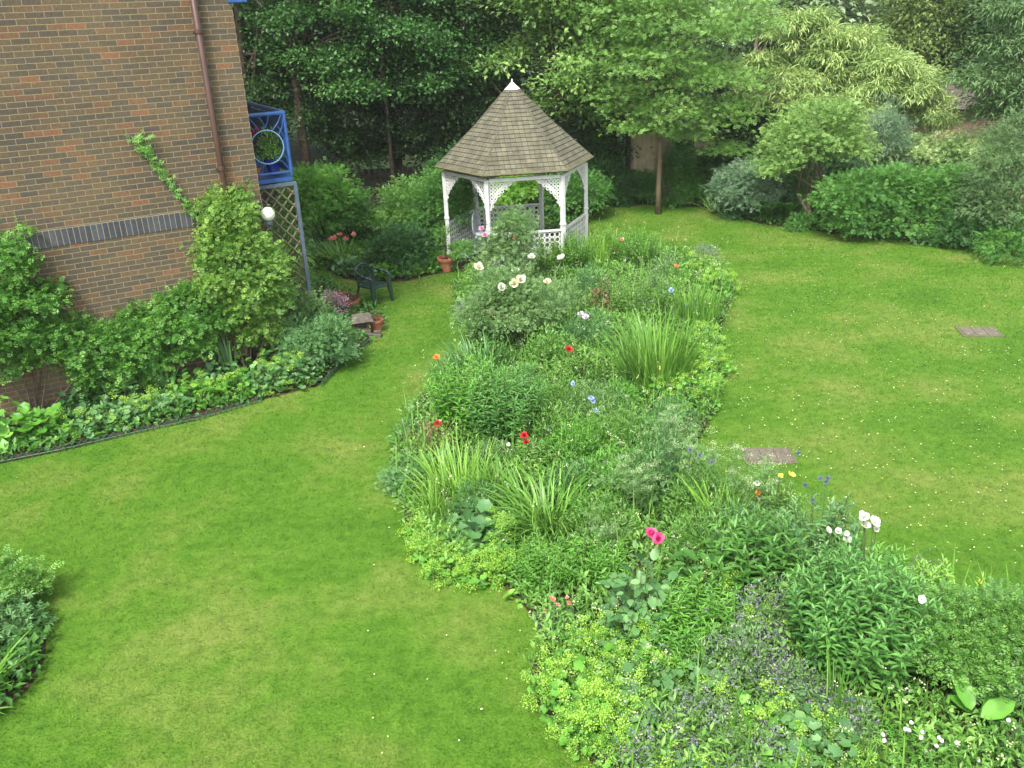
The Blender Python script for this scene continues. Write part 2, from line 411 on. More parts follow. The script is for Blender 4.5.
# ================================================================== HOUSE
def brickmat(name, stops, mortar, bw, rh, off, msize=.0046):
    m, nt, b = newmat(name); tc = node(nt, 'ShaderNodeTexCoord'); sp = node(nt, 'ShaderNodeSeparateXYZ'); cb = node(nt, 'ShaderNodeCombineXYZ')
    nt.links.new(tc.outputs['Object'], sp.inputs[0]); ad = node(nt, 'ShaderNodeMath', operation='ADD')
    nt.links.new(sp.outputs[0], ad.inputs[0]); nt.links.new(sp.outputs[1], ad.inputs[1]); nt.links.new(ad.outputs[0], cb.inputs[0]); nt.links.new(sp.outputs[2], cb.inputs[1])
    nw = node(nt, 'ShaderNodeTexNoise'); nw.inputs['Scale'].default_value = 9; nt.links.new(tc.outputs['Object'], nw.inputs[0])
    vm = node(nt, 'ShaderNodeVectorMath', operation='MULTIPLY_ADD'); vm.inputs[1].default_value = (.008, .008, 0)
    nt.links.new(nw.outputs[1], vm.inputs[0]); nt.links.new(cb.outputs[0], vm.inputs[2])
    br = node(nt, 'ShaderNodeTexBrick'); br.offset = off; br.inputs['Scale'].default_value = 1; br.inputs['Brick Width'].default_value = bw; br.inputs['Row Height'].default_value = rh
    br.inputs['Mortar Size'].default_value = msize; br.inputs['Mortar Smooth'].default_value = .3; br.inputs['Color1'].default_value = (0, 0, 0, 1); br.inputs['Color2'].default_value = (1, 1, 1, 1); br.inputs['Mortar'].default_value = (.5, .5, .5, 1)
    nt.links.new(vm.outputs[0], br.inputs['Vector'])
    rp = ramp(nt, stops); nt.links.new(br.outputs['Color'], rp.inputs[0])
    nz = node(nt, 'ShaderNodeTexNoise'); nz.inputs['Scale'].default_value = 26; nz.inputs['Detail'].default_value = 8; nz.inputs['Roughness'].default_value = .75; nt.links.new(tc.outputs['Object'], nz.inputs[0])
    r2 = ramp(nt, [(.3, (.62, .66, .72)), (.5, (1, 1, 1)), (.72, (1.5, 1.36, 1.2))]); nt.links.new(nz.outputs[0], r2.inputs[0])
    nl = node(nt, 'ShaderNodeTexNoise'); nl.inputs['Scale'].default_value = .8; nl.inputs['Detail'].default_value = 4; nt.links.new(tc.outputs['Object'], nl.inputs[0])
    r3 = ramp(nt, [(.3, (.72, .74, .80)), (.7, (1.2, 1.15, 1.05))]); nt.links.new(nl.outputs[0], r3.inputs[0])
    cols = rp.outputs[0]
    for rr in (r2, r3):
        mm = node(nt, 'ShaderNodeMix', data_type='RGBA', blend_type='MULTIPLY'); mm.inputs[0].default_value = 1
        nt.links.new(cols, mm.inputs[6]); nt.links.new(rr.outputs[0], mm.inputs[7]); cols = mm.outputs[2]
    mo = node(nt, 'ShaderNodeMix', data_type='RGBA'); nt.links.new(br.outputs['Fac'], mo.inputs[0]); nt.links.new(cols, mo.inputs[6]); mo.inputs[7].default_value = (*mortar, 1)
    nt.links.new(mo.outputs[2], b.inputs['Base Color']); b.inputs['Roughness'].default_value = .9; b.inputs['Specular IOR Level'].default_value = .2
    bp = node(nt, 'ShaderNodeBump'); bp.inputs['Strength'].default_value = .7; bp.inputs['Distance'].default_value = .008; bp.invert = True
    nt.links.new(br.outputs['Fac'], bp.inputs['Height']); nt.links.new(bp.outputs[0], b.inputs['Normal'])
    return m
M_BRICK = brickmat('brown_brick', [(0, (.084, .072, .058)), (.25, (.097, .081, .060)), (.5, (.112, .088, .059)), (.76, (.128, .095, .059)), (.92, (.152, .092, .055)), (1, (.20, .10, .058))], (.27, .225, .13), .225, .075, .5)
M_SOLD = brickmat('slate_blue_brick', [(0, (.050, .055, .068)), (.5, (.062, .068, .082)), (1, (.08, .086, .10))], (.28, .25, .17), .075, .235, 0)
M_PIPE = plainmat('brown_pipe', (.085, .045, .035), (.065, .035, .028), .45, 5)
M_BLUE = plainmat('blue_paint', (.035, .11, .33), (.022, .07, .22), .35, 9)
M_LBLUE = plainmat('pale_blue_paint', (.22, .38, .55), (.16, .30, .5), .4, 9)
M_TILE = plainmat('roof_tile', (.10, .08, .065), (.06, .05, .042), .9, 12, .5)
house = empty('brick_house', CORN, 'brown brick house wall with a dark slate blue brick band and climbing shrubs', 'house', rz=YAW)
mb = MB(); mb.box((-6.5, 4.2, 3.6), (13, 8.4, 7.4)); mb.build('wall', M_BRICK, house)
zb = WP(110, 238.6)[2]; zt = zb+.235
mb = MB(); mb.box((-6.5, 4.2, (zb+zt)/2), (13.012, 8.412, .235)); so = mb.build('soldier_course', M_SOLD, house)
so.location.z = zb; so.data.transform(Matrix.Translation((0, 0, -zb)))
mb = MB(); mb.tube([(-.52, -.065, .1), (-.52, -.065, 7.2)], .042, 12); pipe = mb.build('drainpipe', M_PIPE, house, smooth=True)
for z in (1.2, 3.15, 5.0):
    mb = MB(); mb.lathe([(.05, -.03), (.052, -.02), (.052, .02), (.05, .03)], (-.52, -.065, z), 12); mb.box((-.52, -.02, z), (.13, .035, .03)); mb.build('bracket', M_PIPE, pipe)
mb = MB(); mb.add([(-13.4, -.4, 7.3), (.4, -.4, 7.3), (.4, 8.8, 7.3), (-13.4, 8.8, 7.3), (-9, 4.2, 10.2), (-4, 4.2, 10.2)], [(0, 3, 2, 1), (0, 1, 5, 4), (1, 2, 5), (2, 3, 4, 5), (3, 0, 4)]); mb.build('roof', M_TILE, house)
mb = MB(); mb.box((.085, .22, 5.42), (.26, .5, .16)); mb.build('upper_balcony_edge', M_BLUE, house, bevel=.01)

# balcony on the gable end: local frame of the house
bz0 = 2.86; bz1 = 3.80; bx0, bx1 = .012, .62; by0, by1 = .35, 2.6
bal = empty('balcony', (0, 0, 0), None, None); bal.parent = house
for k in ('label', 'category'):
    if k in bal: del bal[k]
mb = MB(); mb.box(((bx0+bx1)/2, (by0+by1)/2, bz0-.05), (bx1-bx0, by1-by0, .06)); mb.build('floor_slab', M_BLUE, bal)
mb = MB()
for z in (bz0+.06, bz1):
    rr = .022 if z < 3.5 else .032
    mb.tube([(bx0, by0, z), (bx1, by0, z), (bx1, by1, z), (bx0, by1, z)], rr, 6)
for (x, y) in ((bx0+.02, by0), (bx1, by0), (bx1, (by0+by1)/2), (bx1, by1)): mb.tube([(x, y, bz0), (x, y, bz1)], .026, 6)
mb.build('handrail', M_BLUE, bal)
mb = MB(); cx, cz, R = .30, bz0+.46, .25
mb.tube([(cx+R*math.cos(a), by0-.005, cz+R*math.sin(a)) for a in np.linspace(0, 2*PI, 28)[:-1]], .010, 5, closed=True)
mb.build('ring', M_LBLUE, bal)
mb = MB()
for (x0, z0, x1, z1) in [(.04, .80, .14, .70), (.06, .92, .2, .72), (.22, .92, .3, .74), (.38, .92, .3, .74), (.42, .70, .58, .92), (.5, .62, .6, .85), (.5, .75, .61, .45), (.56, .55, .61, .1), (.4, .32, .6, .08), (.48, .38, .6, .2), (.12, .34, .03, .1), (.2, .3, .16, .08)]:
    mb.tube([(x0, by0, bz0+z0), ((x0+x1)/2+.02, by0, bz0+(z0+z1)/2), (x1, by0, bz0+z1)], .009, 4)
for i in range(13):
    y = by0+.17*(i+1)
    if y < by1: mb.tube([(bx1, y, bz0+.06), (bx1, y, bz1)], .009, 4)
mb.build('railing_bars', M_BLUE, bal)
mb = MB(); mb.box((bx1-.012, by0+1.1, bz0+.46), (.006, 2.1, .84)); mb.build('side_screen', M_BLUE, bal)

def W(x, y, z): return CORN+tw*x+nb*y+np.array([0, 0, z])
# trellis below the balcony
M_TREL = plainmat('weathered_trellis', (.16, .145, .085), (.10, .095, .055), .85, 12, .4)
M_POST = plainmat('grey_blue_post', (.10, .13, .17), (.07, .09, .13), .6, 6)
tr = empty('garden_trellis', W(.3, .3, 0), 'tall diamond trellis with a grey blue post below the blue balcony', 'trellis', rz=YAW)
mb = MB()
for x in (-.28, .33): mb.box((x, 0, 1.38), (.055, .055, 2.76))
mb.box((.02, 0, 2.74), (.66, .05, .05))
mb.build('frame', M_POST, tr)
mb = MB()
for sgn in (1, -1):
    for k in range(-5, 22):
        a = k*.2; pts = []
        # clip the slanted lath to the panel x in [-.25,.3], z in [.25,2.7]
        for x in (-.25, .3): pts.append((x, a+sgn*(x+.25)*1.15))
        (xa, za), (xb, zb_) = pts
        za, zb_ = za+.0, zb_+.0
        lo_, hi_ = .3, 2.7
        def cl(x, z):
            if z < lo_: return (x+(lo_-z)/(sgn*1.15), lo_)
            if z > hi_: return (x+(hi_-z)/(sgn*1.15), hi_)
            return (x, z)
        if max(za, zb_) < lo_ or min(za, zb_) > hi_: continue
        A = cl(xa, za); B = cl(xb, zb_)
        if abs(A[0]-B[0]) < .03: continue
        mb.tube([(A[0], .006*sgn, A[1]), (B[0], .006*sgn, B[1])], .017, 4)
mb.build('lattice', M_TREL, tr)
# globe lamp
M_GLOBE = plainmat('opal_glass', (.78, .78, .74), (.7, .7, .66), .25, 3)
lp = CORN+tw*.04-nb*.16; q = ray(268, 214); t_ = ((lp-CAMP)@nb)/(q@nb); gp = CAMP+q*t_
lamp = empty('globe_lamp', gp, 'round white globe lamp at the corner of the brick wall', 'lamp')
mb = MB(); mb.lathe([(.004, -.105)]+[(.105*math.cos(a), .105*math.sin(a)) for a in np.linspace(-1.45, 1.45, 12)]+[(.004, .105)], k=20); mb.build('globe', M_GLOBE, lamp, smooth=True)
mb = MB(); mb.lathe([(.05, -.16), (.055, -.13), (.04, -.1)], k=12); mb.tube([(0, 0, -.16), (-.02, .03, -.24), (-.1, .17, -.24)], .018, 6); mb.build('lamp_bracket', M_POST, lamp)

# ================================================================== GAZEBO
M_WHITE = plainmat('white_paint', (.62, .62, .60), (.52, .52, .50), .5, 10)
def shinglemat():
    m, nt, b = newmat('wood_shingle'); uv = node(nt, 'ShaderNodeUVMap')
    br = node(nt, 'ShaderNodeTexBrick'); br.offset = .5; br.inputs['Scale'].default_value = 1; br.inputs['Brick Width'].default_value = .11; br.inputs['Row Height'].default_value = .10
    br.inputs['Mortar Size'].default_value = .006; br.inputs['Mortar Smooth'].default_value = .4; br.inputs['Color1'].default_value = (0, 0, 0, 1); br.inputs['Color2'].default_value = (1, 1, 1, 1); br.inputs['Mortar'].default_value = (0, 0, 0, 1)
    nt.links.new(uv.outputs[0], br.inputs['Vector'])
    rp = ramp(nt, [(0, (.105, .101, .070)), (.5, (.122, .118, .083)), (1, (.142, .136, .10))]); nt.links.new(br.outputs['Color'], rp.inputs[0])
    tc = node(nt, 'ShaderNodeTexCoord'); nz = node(nt, 'ShaderNodeTexNoise'); nz.inputs['Scale'].default_value = 5; nz.inputs['Detail'].default_value = 9; nz.inputs['Roughness'].default_value = .7; nt.links.new(tc.outputs['Object'], nz.inputs[0])
    r2 = ramp(nt, [(.35, (.62, .62, .62)), (.55, (1, 1, .95)), (.75, (1.35, 1.38, 1.2))]); nt.links.new(nz.outputs[0], r2.inputs[0])
    mm = node(nt, 'ShaderNodeMix', data_type='RGBA', blend_type='MULTIPLY'); mm.inputs[0].default_value = 1; nt.links.new(rp.outputs[0], mm.inputs[6]); nt.links.new(r2.outputs[0], mm.inputs[7])
    mo = node(nt, 'ShaderNodeMix', data_type='RGBA'); nt.links.new(br.outputs['Fac'], mo.inputs[0]); nt.links.new(mm.outputs[2], mo.inputs[6]); mo.inputs[7].default_value = (.052, .046, .034, 1)
    nt.links.new(mo.outputs[2], b.inputs['Base Color']); b.inputs['Roughness'].default_value = .92; b.inputs['Specular IOR Level'].default_value = .2
    return m
M_SHIN = shinglemat()
M_HIP = plainmat('hip_shingle', (.12, .115, .085), (.08, .07, .05), .95, 12, .3)
M_MOSS = plainmat('mossy_shingle', (.13, .12, .055), (.08, .075, .04), .95, 14, .4)
GC = np.array([.265, 19.2, 0]); GR = 1.53; GROT = math.radians(7)
gz = empty('garden_gazebo', GC, 'six sided white gazebo with lacework railings and a steep grey shingled roof', 'gazebo')
pa = [GROT+math.radians(-90+60*k+30) for k in range(-1, 5)]   # -1: front left, 0: front right, ...
pang = {n_: math.radians(a)+GROT for n_, a in dict(fl=-120, fr=-60, r=0, br=60, bl=120, l=180).items()}
def gp_(n_, R=GR): return np.array([R*math.cos(pang[n_]), R*math.sin(pang[n_]), 0])
EZ, AZp, ER = 2.09, 3.64, 1.68
angs = [pang[k] for k in ('fl', 'fr', 'r', 'br', 'bl', 'l')]
NC = 21
V = []; Fc = []; UV = []
for k in range(6):
    a0, a1 = angs[k], angs[(k+1) % 6]
    for c in range(NC):
        t0, t1 = c/NC, (c+1)/NC
        def rz(t, lift):                 # slightly bell shaped slope
            R = ER*(1-t)+.05*t-.05*math.sin(PI*t); z = EZ+(AZp-EZ)*t
            return R+lift*.7, z+lift
        R0, z0 = rz(t0, .014); R1, z1 = rz(t1, 0.002)
        b = len(V)
        for (R, z, a) in ((R0, z0, a0), (R0, z0, a1), (R1, z1, a1), (R1, z1, a0)): V.append((R*math.cos(a), R*math.sin(a), z))
        Rl, zl = rz(t0, -.002)
        for a in (a0, a1): V.append((Rl*math.cos(a), Rl*math.sin(a), zl))
        Fc += [[b, b+1, b+2, b+3], [b+4, b+5, b+1, b]]
        w0, w1 = R0, R1; off = (c % 2)*.0+k*.37+c*.061
        UV += [(-w0/2+off, c*.1+.006), (w0/2+off, c*.1+.006), (w1/2+off, c*.1+.094), (-w1/2+off, c*.1+.094), (-w0/2+off, c*.1), (w0/2+off, c*.1), (w0/2+off, c*.1+.006), (-w0/2+off, c*.1+.006)]
roof = build('roof', V, Fc, M_SHIN, gz); uvl = roof.data.uv_layers.new(name='UVMap'); uvl.data.foreach_set('uv', np.array(UV, dtype=np.float32).ravel())
mb = MB()
V = [(ER*.99*math.cos(a), ER*.99*math.sin(a), EZ-.004) for a in angs]+[(0, 0, AZp-.15)]
mb.add(V, [[(i+1) % 6, i, 6] for i in range(6)]); mb.build('roof_lining', plainmat('roof_inside', (.16, .12, .08)), gz)
mb = MB()
for k in range(6):
    a0, a1 = angs[k], angs[(k+1) % 6]; A = np.array([ER*1.008*math.cos(a0), ER*1.008*math.sin(a0), EZ-.012]); B = np.array([ER*1.008*math.cos(a1), ER*1.008*math.sin(a1), EZ-.012])
    mb.tube([A, B], .026, 4)
mb.build('eaves_trim', M_MOSS, roof)
mb = MB()
for k in range(6):
    a = angs[k]
    mb.tube([(ER*math.cos(a), ER*math.sin(a), EZ+.005), (ER*.5*math.cos(a)-.03*math.cos(a), ER*.5*math.sin(a)-.03*math.sin(a), EZ+(AZp-EZ)*.5+.01), (.06*math.cos(a), .06*math.sin(a), AZp)], [.014, .014, .014], 5)
mb.build('hip_tiles', M_HIP, roof)
mb = MB(); mb.add([(.17*math.cos(a), .17*math.sin(a), AZp-.09) for a in angs]+[(.02*math.cos(a), .02*math.sin(a), AZp+.05) for a in angs], [[k, (k+1) % 6, 6+(k+1) % 6, 6+k] for k in range(6)]+[[6, 7, 8, 9, 10, 11]])
mb.tube([(0, 0, AZp+.04), (0, 0, AZp+.08), (0, 0, AZp+.12)], [.015, .018, .005], 8); mb.build('finial_cap', M_WHITE, roof)
mb = MB(); mb.prism([(1.72*math.cos(a), 1.72*math.sin(a)) for a in angs], .007, .10); mb.build('floor', plainmat('deck', (.28, .29, .30), (.2, .2, .21), .8, 6), gz)
for n_ in pang:
    p = gp_(n_); mb = MB(); mb.box((p[0], p[1], 1.03), (.085, .085, 1.88), pang[n_]); mb.box((p[0], p[1], .98), (.105, .105, .05), pang[n_]); mb.box((p[0], p[1], .16), (.11, .11, .12), pang[n_]); mb.build('post', M_WHITE, gz, bevel=.008)
order = ['fl', 'fr', 'r', 'br', 'bl', 'l']
def lace(mb, o, ux, pts, r=.045, th=.0085):
    for (u, z) in pts:
        c = o+ux*u+np.array([0, 0, z])
        mb.tube([c+r*(math.cos(a)*ux+math.sin(a)*np.array([0, 0, 1])) for a in np.linspace(0, 2*PI, 9)[:-1]], th, 3, closed=True)
for i in range(6):
    A, B = gp_(order[i]), gp_(order[(i+1) % 6]); L = np.linalg.norm(B-A); ux = (B-A)/L
    mb = MB(); mb.box(((A+B)/2+np.array([0, 0, 1.955])), (L-.09, .05, .07), math.atan2(ux[1], ux[0])); mb.build('lintel', M_WHITE, gz)
    for (O, s) in ((A, 1), (B, -1)):                  # lacework corner bracket
        mb = MB(); o = O+ux*s*.05; d = ux*s; W_, H_ = .50, .56; pts = []
        for a_ in range(7):
            for b_ in range(8):
                u, v = (a_+.5)/7, (b_+.5)/8
                if (u)**.8+(v)**.8 < .93+.12*((a_+b_) % 2): pts.append((u*W_, 1.90-v*H_))
        lace(mb, o, d, pts, .030, .012)
        cur = [o+d*(W_*(1-t)**1.6+.01)+np.array([0, 0, 1.91-H_*t**1.6]) for t in np.linspace(0, 1, 9)]
        mb.tube(cur, .015, 4)
        for c in cur[1:-1]: lace(mb, c, d, [(.012, -.02)], .026, .011)
        mb.build('lace_bracket', M_WHITE, gz)
    if order[i] in ('fl', 'fr', 'br', 'bl') and not (order[i] == 'r'):
        if order[i] == 'l': continue
        mb = MB(); rz_ = math.atan2(ux[1], ux[0]); mid = (A+B)/2
        mb.box(mid+np.array([0, 0, .86]), (L-.09, .055, .035), rz_); mb.box(mid+np.array([0, 0, .19]), (L-.09, .045, .035), rz_)
        nu = 13; du = (L-.14)/nu; pts = [(.07+du*(k+.5), .25+.105*j) for k in range(nu) for j in range(6)]
        lace(mb, A, ux, pts, .052, .0125)
        lace(mb, A, ux, [(.07+du*k, .30+.105*j) for k in range(1, nu) for j in range(5) if (k+j) % 2], .022, .009)
        mb.build('lace_railing', M_WHITE, gz)
# ornate chair inside
M_CAST = plainmat('cast_white', (.50, .53, .56), (.4, .43, .47), .5, 10)
oc = empty('ornate_garden_chair', GC+np.array([-.72, .1, .10]), 'pale ornate cast metal chair standing inside the gazebo at left', 'chair', rz=math.radians(70))
mb = MB(); mb.lathe([(.2, .42), (.22, .43), (.22, .45), (.2, .455)], k=16); mb.build('seat', M_CAST, oc)
mb = MB(); fr_ = [np.array([.22*math.sin(a), .2, .66-.28*math.cos(a)]) for a in np.linspace(-2.6, 2.6, 16)+PI]; mb.tube(fr_, .014, 5)
lace(mb, np.array([0, .2, 0.]), np.array([1., 0, 0]), [(-.12+.08*i, .48+.09*j) for i in range(4) for j in range(5)], .042, .009); mb.build('backrest', M_CAST, oc)
for (x, y) in ((-.16, -.14), (.16, -.14), (-.16, .16), (.16, .16)):
    mb = MB(); mb.tube([(x*.9, y*.9, .43), (x*1.15, y*1.15, .22), (x*1.1, y*1.1, 0)], .014, 5); mb.build('leg', M_CAST, oc)

# ================================================================== GREEN ARMCHAIR
M_CH = plainmat('dark_green_plastic', (.016, .038, .032), (.012, .030, .025), .38, 4, spec=.5)
ch = empty('garden_armchair', G(375, 302), 'dark green plastic garden armchair standing on the grass', 'chair', rz=math.radians(52)); ch.scale = (.88, .88, .86)
# chair faces local -Y
mb = MB()
for i in range(7): mb.box((-.195+.065*i, -.0, .415-(.006 if i in (0, 6) else .012)), (.056, .44, .02))
mb.tube([(-.235, -.22, .395), (.235, -.22, .395)], .022, 6); mb.tube([(-.235, .2, .40), (.235, .2, .40)], .02, 6)
for s in (-1, 1): mb.tube([(s*.235, -.22, .40), (s*.235, .2, .40)], .022, 6)
mb.build('seat', M_CH, ch, bevel=.003)
mb = MB(); ring = [np.array([.235*math.sin(a), .22+.07*(1-math.cos(a))/2+.03, .63-.20*math.cos(a)]) for a in np.linspace(0, 2*PI, 21)[:-1]]
mb.tube(ring, .03, 6, closed=True)
for i in range(-3, 4):
    x = i*.058; tz = .63+.20*math.sqrt(max(0, 1-(x*1.2/.235)**2))*.95
    mb.box((x*1.05, .262, (.45+tz)/2), (.026, .012, tz-.45), M=None)
mb.build('backrest', M_CH, ch)
for s in (-1, 1):
    mb = MB(); arm = [(s*.235, .25, .72), (s*.285, .12, .68), (s*.30, -.05, .655), (s*.29, -.2, .64), (s*.262, -.25, .60)]
    for a_, b_ in zip(arm[:-1], arm[1:]): mb.tube([a_, b_], .034, 6)
    mb.build('armrest', M_CH, ch, smooth=True)
    mb = MB(); mb.tube([(s*.262, -.245, .63), (s*.25, -.235, .40), (s*.275, -.27, 0)], [.036, .058, .034], 6); mb.build('leg', M_CH, ch)
    mb = MB(); mb.tube([(s*.235, .22, .66), (s*.225, .215, .40), (s*.27, .29, 0)], [.026, .032, .022], 6); mb.build('leg', M_CH, ch)

# ================================================================== POTS, LANTERN, EDGING
M_TERRA = plainmat('terracotta', (.40, .15, .075), (.28, .10, .055), .85, 10, .2)
M_BLACKPOT = plainmat('dark_pot', (.06, .04, .035), (.035, .028, .026), .5, 6)
M_BPOT = plainmat('blue_glazed_pot', (.02, .035, .28), (.015, .025, .2), .2, 6)
M_STONE = plainmat('weathered_stone', (.13, .11, .085), (.06, .052, .043), .95, 12, .7)
def pot(loc, r, h, label, mat, name='plant_pot'):
    root = empty(name, loc, label, 'pot')
    mb = MB(); mb.lathe([(r*.62, 0), (r*.88, h*.8), (r*1.02, h*.8), (r*1.06, h), (r*.9, h), (r*.86, h*.85)], k=20); mb.build('body', mat, root, smooth=False)
    mb = MB(); mb.lathe([(r*.86, h*.84), (r*.3, h*.9), (.001, h*.9)], k=16); mb.build('potting_soil', M_SOIL, root)
    return root
pot(G(447, 271), .185, .30, 'terracotta pot with a rim standing on the grass beside the gazebo', M_TERRA)
pot(G(464, 270.5), .16, .24, 'low dark brown pot just right of the big terracotta pot', M_BLACKPOT)
pot(G(476, 268)+[0, 0, .0], .15, .34, 'black pot against the gazebo railing', M_BLACKPOT)
pot(G(377, 331), .13, .22, 'small terracotta pot on the bed edge beside the stone lantern', M_TERRA)
pot(G(352, 311), .155, .22, 'terracotta pot beneath the pink flowers near the armchair', M_TERRA)
pot(W(.42, .62, bz0), .13, .26, 'deep blue glazed pot on the blue balcony', M_BPOT)
pot(W(.10, .5, bz0), .09, .15, 'little terracotta pot in the balcony corner', M_TERRA)
pot(G(342, 304), .14, .2, 'terracotta pot furthest left of the group under the pink flowers', M_TERRA)
pot(G(362, 322), .11, .16, 'smallest dark pot behind the stone lantern', M_BLACKPOT)
ln = empty('stone_lantern', G(363, 335), 'small weathered stone bird house lantern with a sloping cap at the bed edge', 'garden ornament', rz=.3)
mb = MB(); mb.box((0, 0, .06), (.26, .24, .12)); mb.box((0, 0, .13), (.22, .2, .03)); mb.build('base', M_STONE, ln, bevel=.01)
mb = MB()
for x in (-.085, .085):
    for y in (-.075, .075): mb.box((x, y, .205), (.045, .045, .13))
mb.box((0, .02, .2), (.12, .1, .12)); mb.build('chamber', M_STONE, ln, bevel=.006)
mb = MB(); mb.add([(-.19, -.17, .275), (.19, -.17, .275), (.19, .17, .275), (-.19, .17, .275), (-.15, 0, .40), (.15, 0, .40)], [(0, 3, 2, 1), (0, 1, 5, 4), (2, 3, 4, 5), (1, 2, 5), (3, 0, 4)]); mb.build('cap', M_STONE, ln, bevel=.008)
fg = MB(); fg.box((0, 0, .03), (.34, .1, .06)); fg.box((.1, .02, .085), (.12, .07, .05)); o = fg.build('edging_stone', M_STONE, None, loc=G(372, 337)+[.0, 0, 0], bevel=.01); tag(o, 'flat grey stone lying at the bed corner by the small terracotta pot', 'stone')
M_EDGE = plainmat('green_plastic_edging', (.03, .085, .05), (.02, .06, .035), .5, 6)
def edging(px, label):
    P = [G(x, y) for x, y in px]; seg = []
    for a, b in zip(P[:-1], P[1:]):
        n_ = max(2, int(np.linalg.norm(b-a)/.075)); seg += [a+(b-a)*k/n_ for k in range(n_)]
    seg.append(P[-1]); mb = MB(); c0 = seg[0].copy()
    for a, b in zip(seg[:-1], seg[1:]):
        m_ = (a+b)/2
        mb.tube([a-c0, a-c0+[0, 0, .06], m_-c0+[0, 0, .095], b-c0+[0, 0, .06], b-c0+[0, 0, .0]], .007, 4)
    mb.tube([p-c0+[0, 0, .035] for p in seg], .008, 4)
    o = mb.build('lawn_edging', M_EDGE, None, loc=c0); tag(o, label, 'edging')
edging([(-30, 469), (0, 464), (60, 452), (130, 435.5), (200, 420), (262, 402)], 'long low green hooped edging along the lady\'s mantle by the house')
edging([(322, 387), (334, 374), (351, 357), (372, 343)], 'short curved green hooped edging below the blue grey shrub near the lantern')

# ================================================================== PLANTS
M_BARK = plainmat('grey_brown_bark', (.13, .095, .065), (.06, .045, .035), .95, 9, .8)
M_BARK2 = plainmat('warm_brown_bark', (.17, .125, .07), (.10, .075, .045), .9, 9, .6)
M_STEM = plainmat('green_stem', (.10, .16, .05), (.07, .11, .035), .7, 6)
L_ = lambda n, *c, **k: leafmat(n, c, **k)
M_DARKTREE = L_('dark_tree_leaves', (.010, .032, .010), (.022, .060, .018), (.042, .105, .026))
M_MIDTREE = L_('mid_tree_leaves', (.018, .065, .020), (.040, .120, .032), (.085, .20, .058))
M_LIGHTTREE = L_('light_tree_leaves', (.070, .165, .035), (.125, .25, .065), (.20, .34, .11))
M_BAMBOO = L_('bamboo_leaves', (.12, .21, .075), (.22, .32, .12), (.38, .46, .23))
M_ROUND = L_('fresh_round_tree_leaves', (.080, .175, .050), (.145, .265, .080), (.24, .36, .13))
M_HEDGE = L_('hedge_leaves', (.035, .115, .024), (.062, .175, .036), (.10, .235, .055))
M_SILVER = L_('silver_blue_leaves', (.075, .15, .10), (.13, .22, .155), (.22, .31, .24))
M_VARIEG = L_('variegated_ivy_leaves', (.08, .18, .06), (.19, .30, .12), (.46, .52, .32))
M_GREYTREE = L_('grey_green_leaves', (.055, .12, .05), (.09, .17, .075), (.14, .23, .11))
M_FAR = L_('haze_paled_tree_leaves', (.08, .14, .075), (.13, .20, .11), (.19, .27, .16))  # greens lightened so the leaf colour itself carries distance haze
M_OLIVE = L_('olive_conifer_leaves', (.070, .125, .035), (.115, .18, .055), (.18, .25, .085))
M_CLIMB = L_('climber_leaves', (.035, .125, .022), (.075, .21, .038), (.15, .31, .07))
M_CLIMB2 = L_('yellow_climber_leaves', (.06, .16, .03), (.125, .25, .05), (.23, .36, .10))
M_PHLOX = L_('phlox_like_leaves', (.045, .15, .04), (.075, .21, .055), (.13, .29, .085))
M_IVY = L_('ivy_leaves', (.05, .16, .03), (.10, .25, .055), (.19, .34, .09))
M_FRESH = L_('fresh_green_leaves', (.05, .17, .022), (.092, .255, .038), (.15, .33, .065))
M_BRIGHT = L_('bright_green_leaves', (.085, .21, .032), (.145, .31, .055), (.22, .40, .085))
M_BLUEGR = L_('blue_green_leaves', (.045, .13, .050), (.085, .20, .080), (.15, .275, .125))
M_DEEP = L_('deep_green_leaves', (.014, .060, .018), (.032, .105, .030), (.06, .155, .045))
M_GREYG = L_('grey_green_herb', (.070, .155, .055), (.12, .225, .09), (.19, .30, .14))
M_MIXED = L_('mixed_herb', (.048, .14, .028), (.10, .235, .05), (.18, .32, .085))
M_STRAP = L_('strap_leaves', (.05, .145, .022), (.095, .225, .036), (.15, .28, .06), trans=.2)
M_STRAPD = L_('dark_strap_leaves', (.03, .10, .028), (.06, .165, .045), (.11, .23, .08), trans=.2)
M_LIME = L_('lime_strap_leaves', (.085, .20, .028), (.14, .29, .042), (.20, .35, .07), trans=.2)
M_CHART = L_('chartreuse_flowers', (.15, .31, .045), (.23, .40, .065), (.31, .47, .10))
M_LILAC = L_('lilac_flowers', (.15, .135, .19), (.24, .21, .30), (.34, .31, .41))
M_PINKF = L_('soft_pink_flowers', (.45, .22, .34), (.58, .33, .44), (.68, .48, .56))
M_WHITEF = L_('white_petals', (.52, .54, .46), (.62, .62, .57), (.68, .68, .63), trans=.15)
M_CREAM = L_('cream_petals', (.56, .55, .30), (.62, .60, .40), (.66, .64, .50), trans=.15)
M_HOT = L_('hot_pink_petals', (.45, .025, .11), (.58, .05, .18), (.64, .13, .27), trans=.2)
M_RED = L_('red_petals', (.26, .01, .015), (.40, .018, .02), (.48, .04, .035), trans=.2)
M_ORANGE = L_('orange_petals', (.62, .13, .03), (.75, .22, .05), (.78, .32, .08), trans=.2)
M_SALMON = L_('salmon_petals', (.55, .14, .10), (.68, .24, .18), (.74, .36, .28), trans=.2)
M_BLUEF = L_('pale_blue_petals', (.20, .27, .52), (.30, .38, .64), (.42, .50, .72), trans=.2)
M_VIOLET = L_('violet_petals', (.07, .06, .34), (.12, .10, .46), (.2, .18, .55), trans=.2)
M_BLUSH = L_('blush_petals', (.42, .33, .46), (.54, .45, .56), (.60, .55, .60), trans=.2)
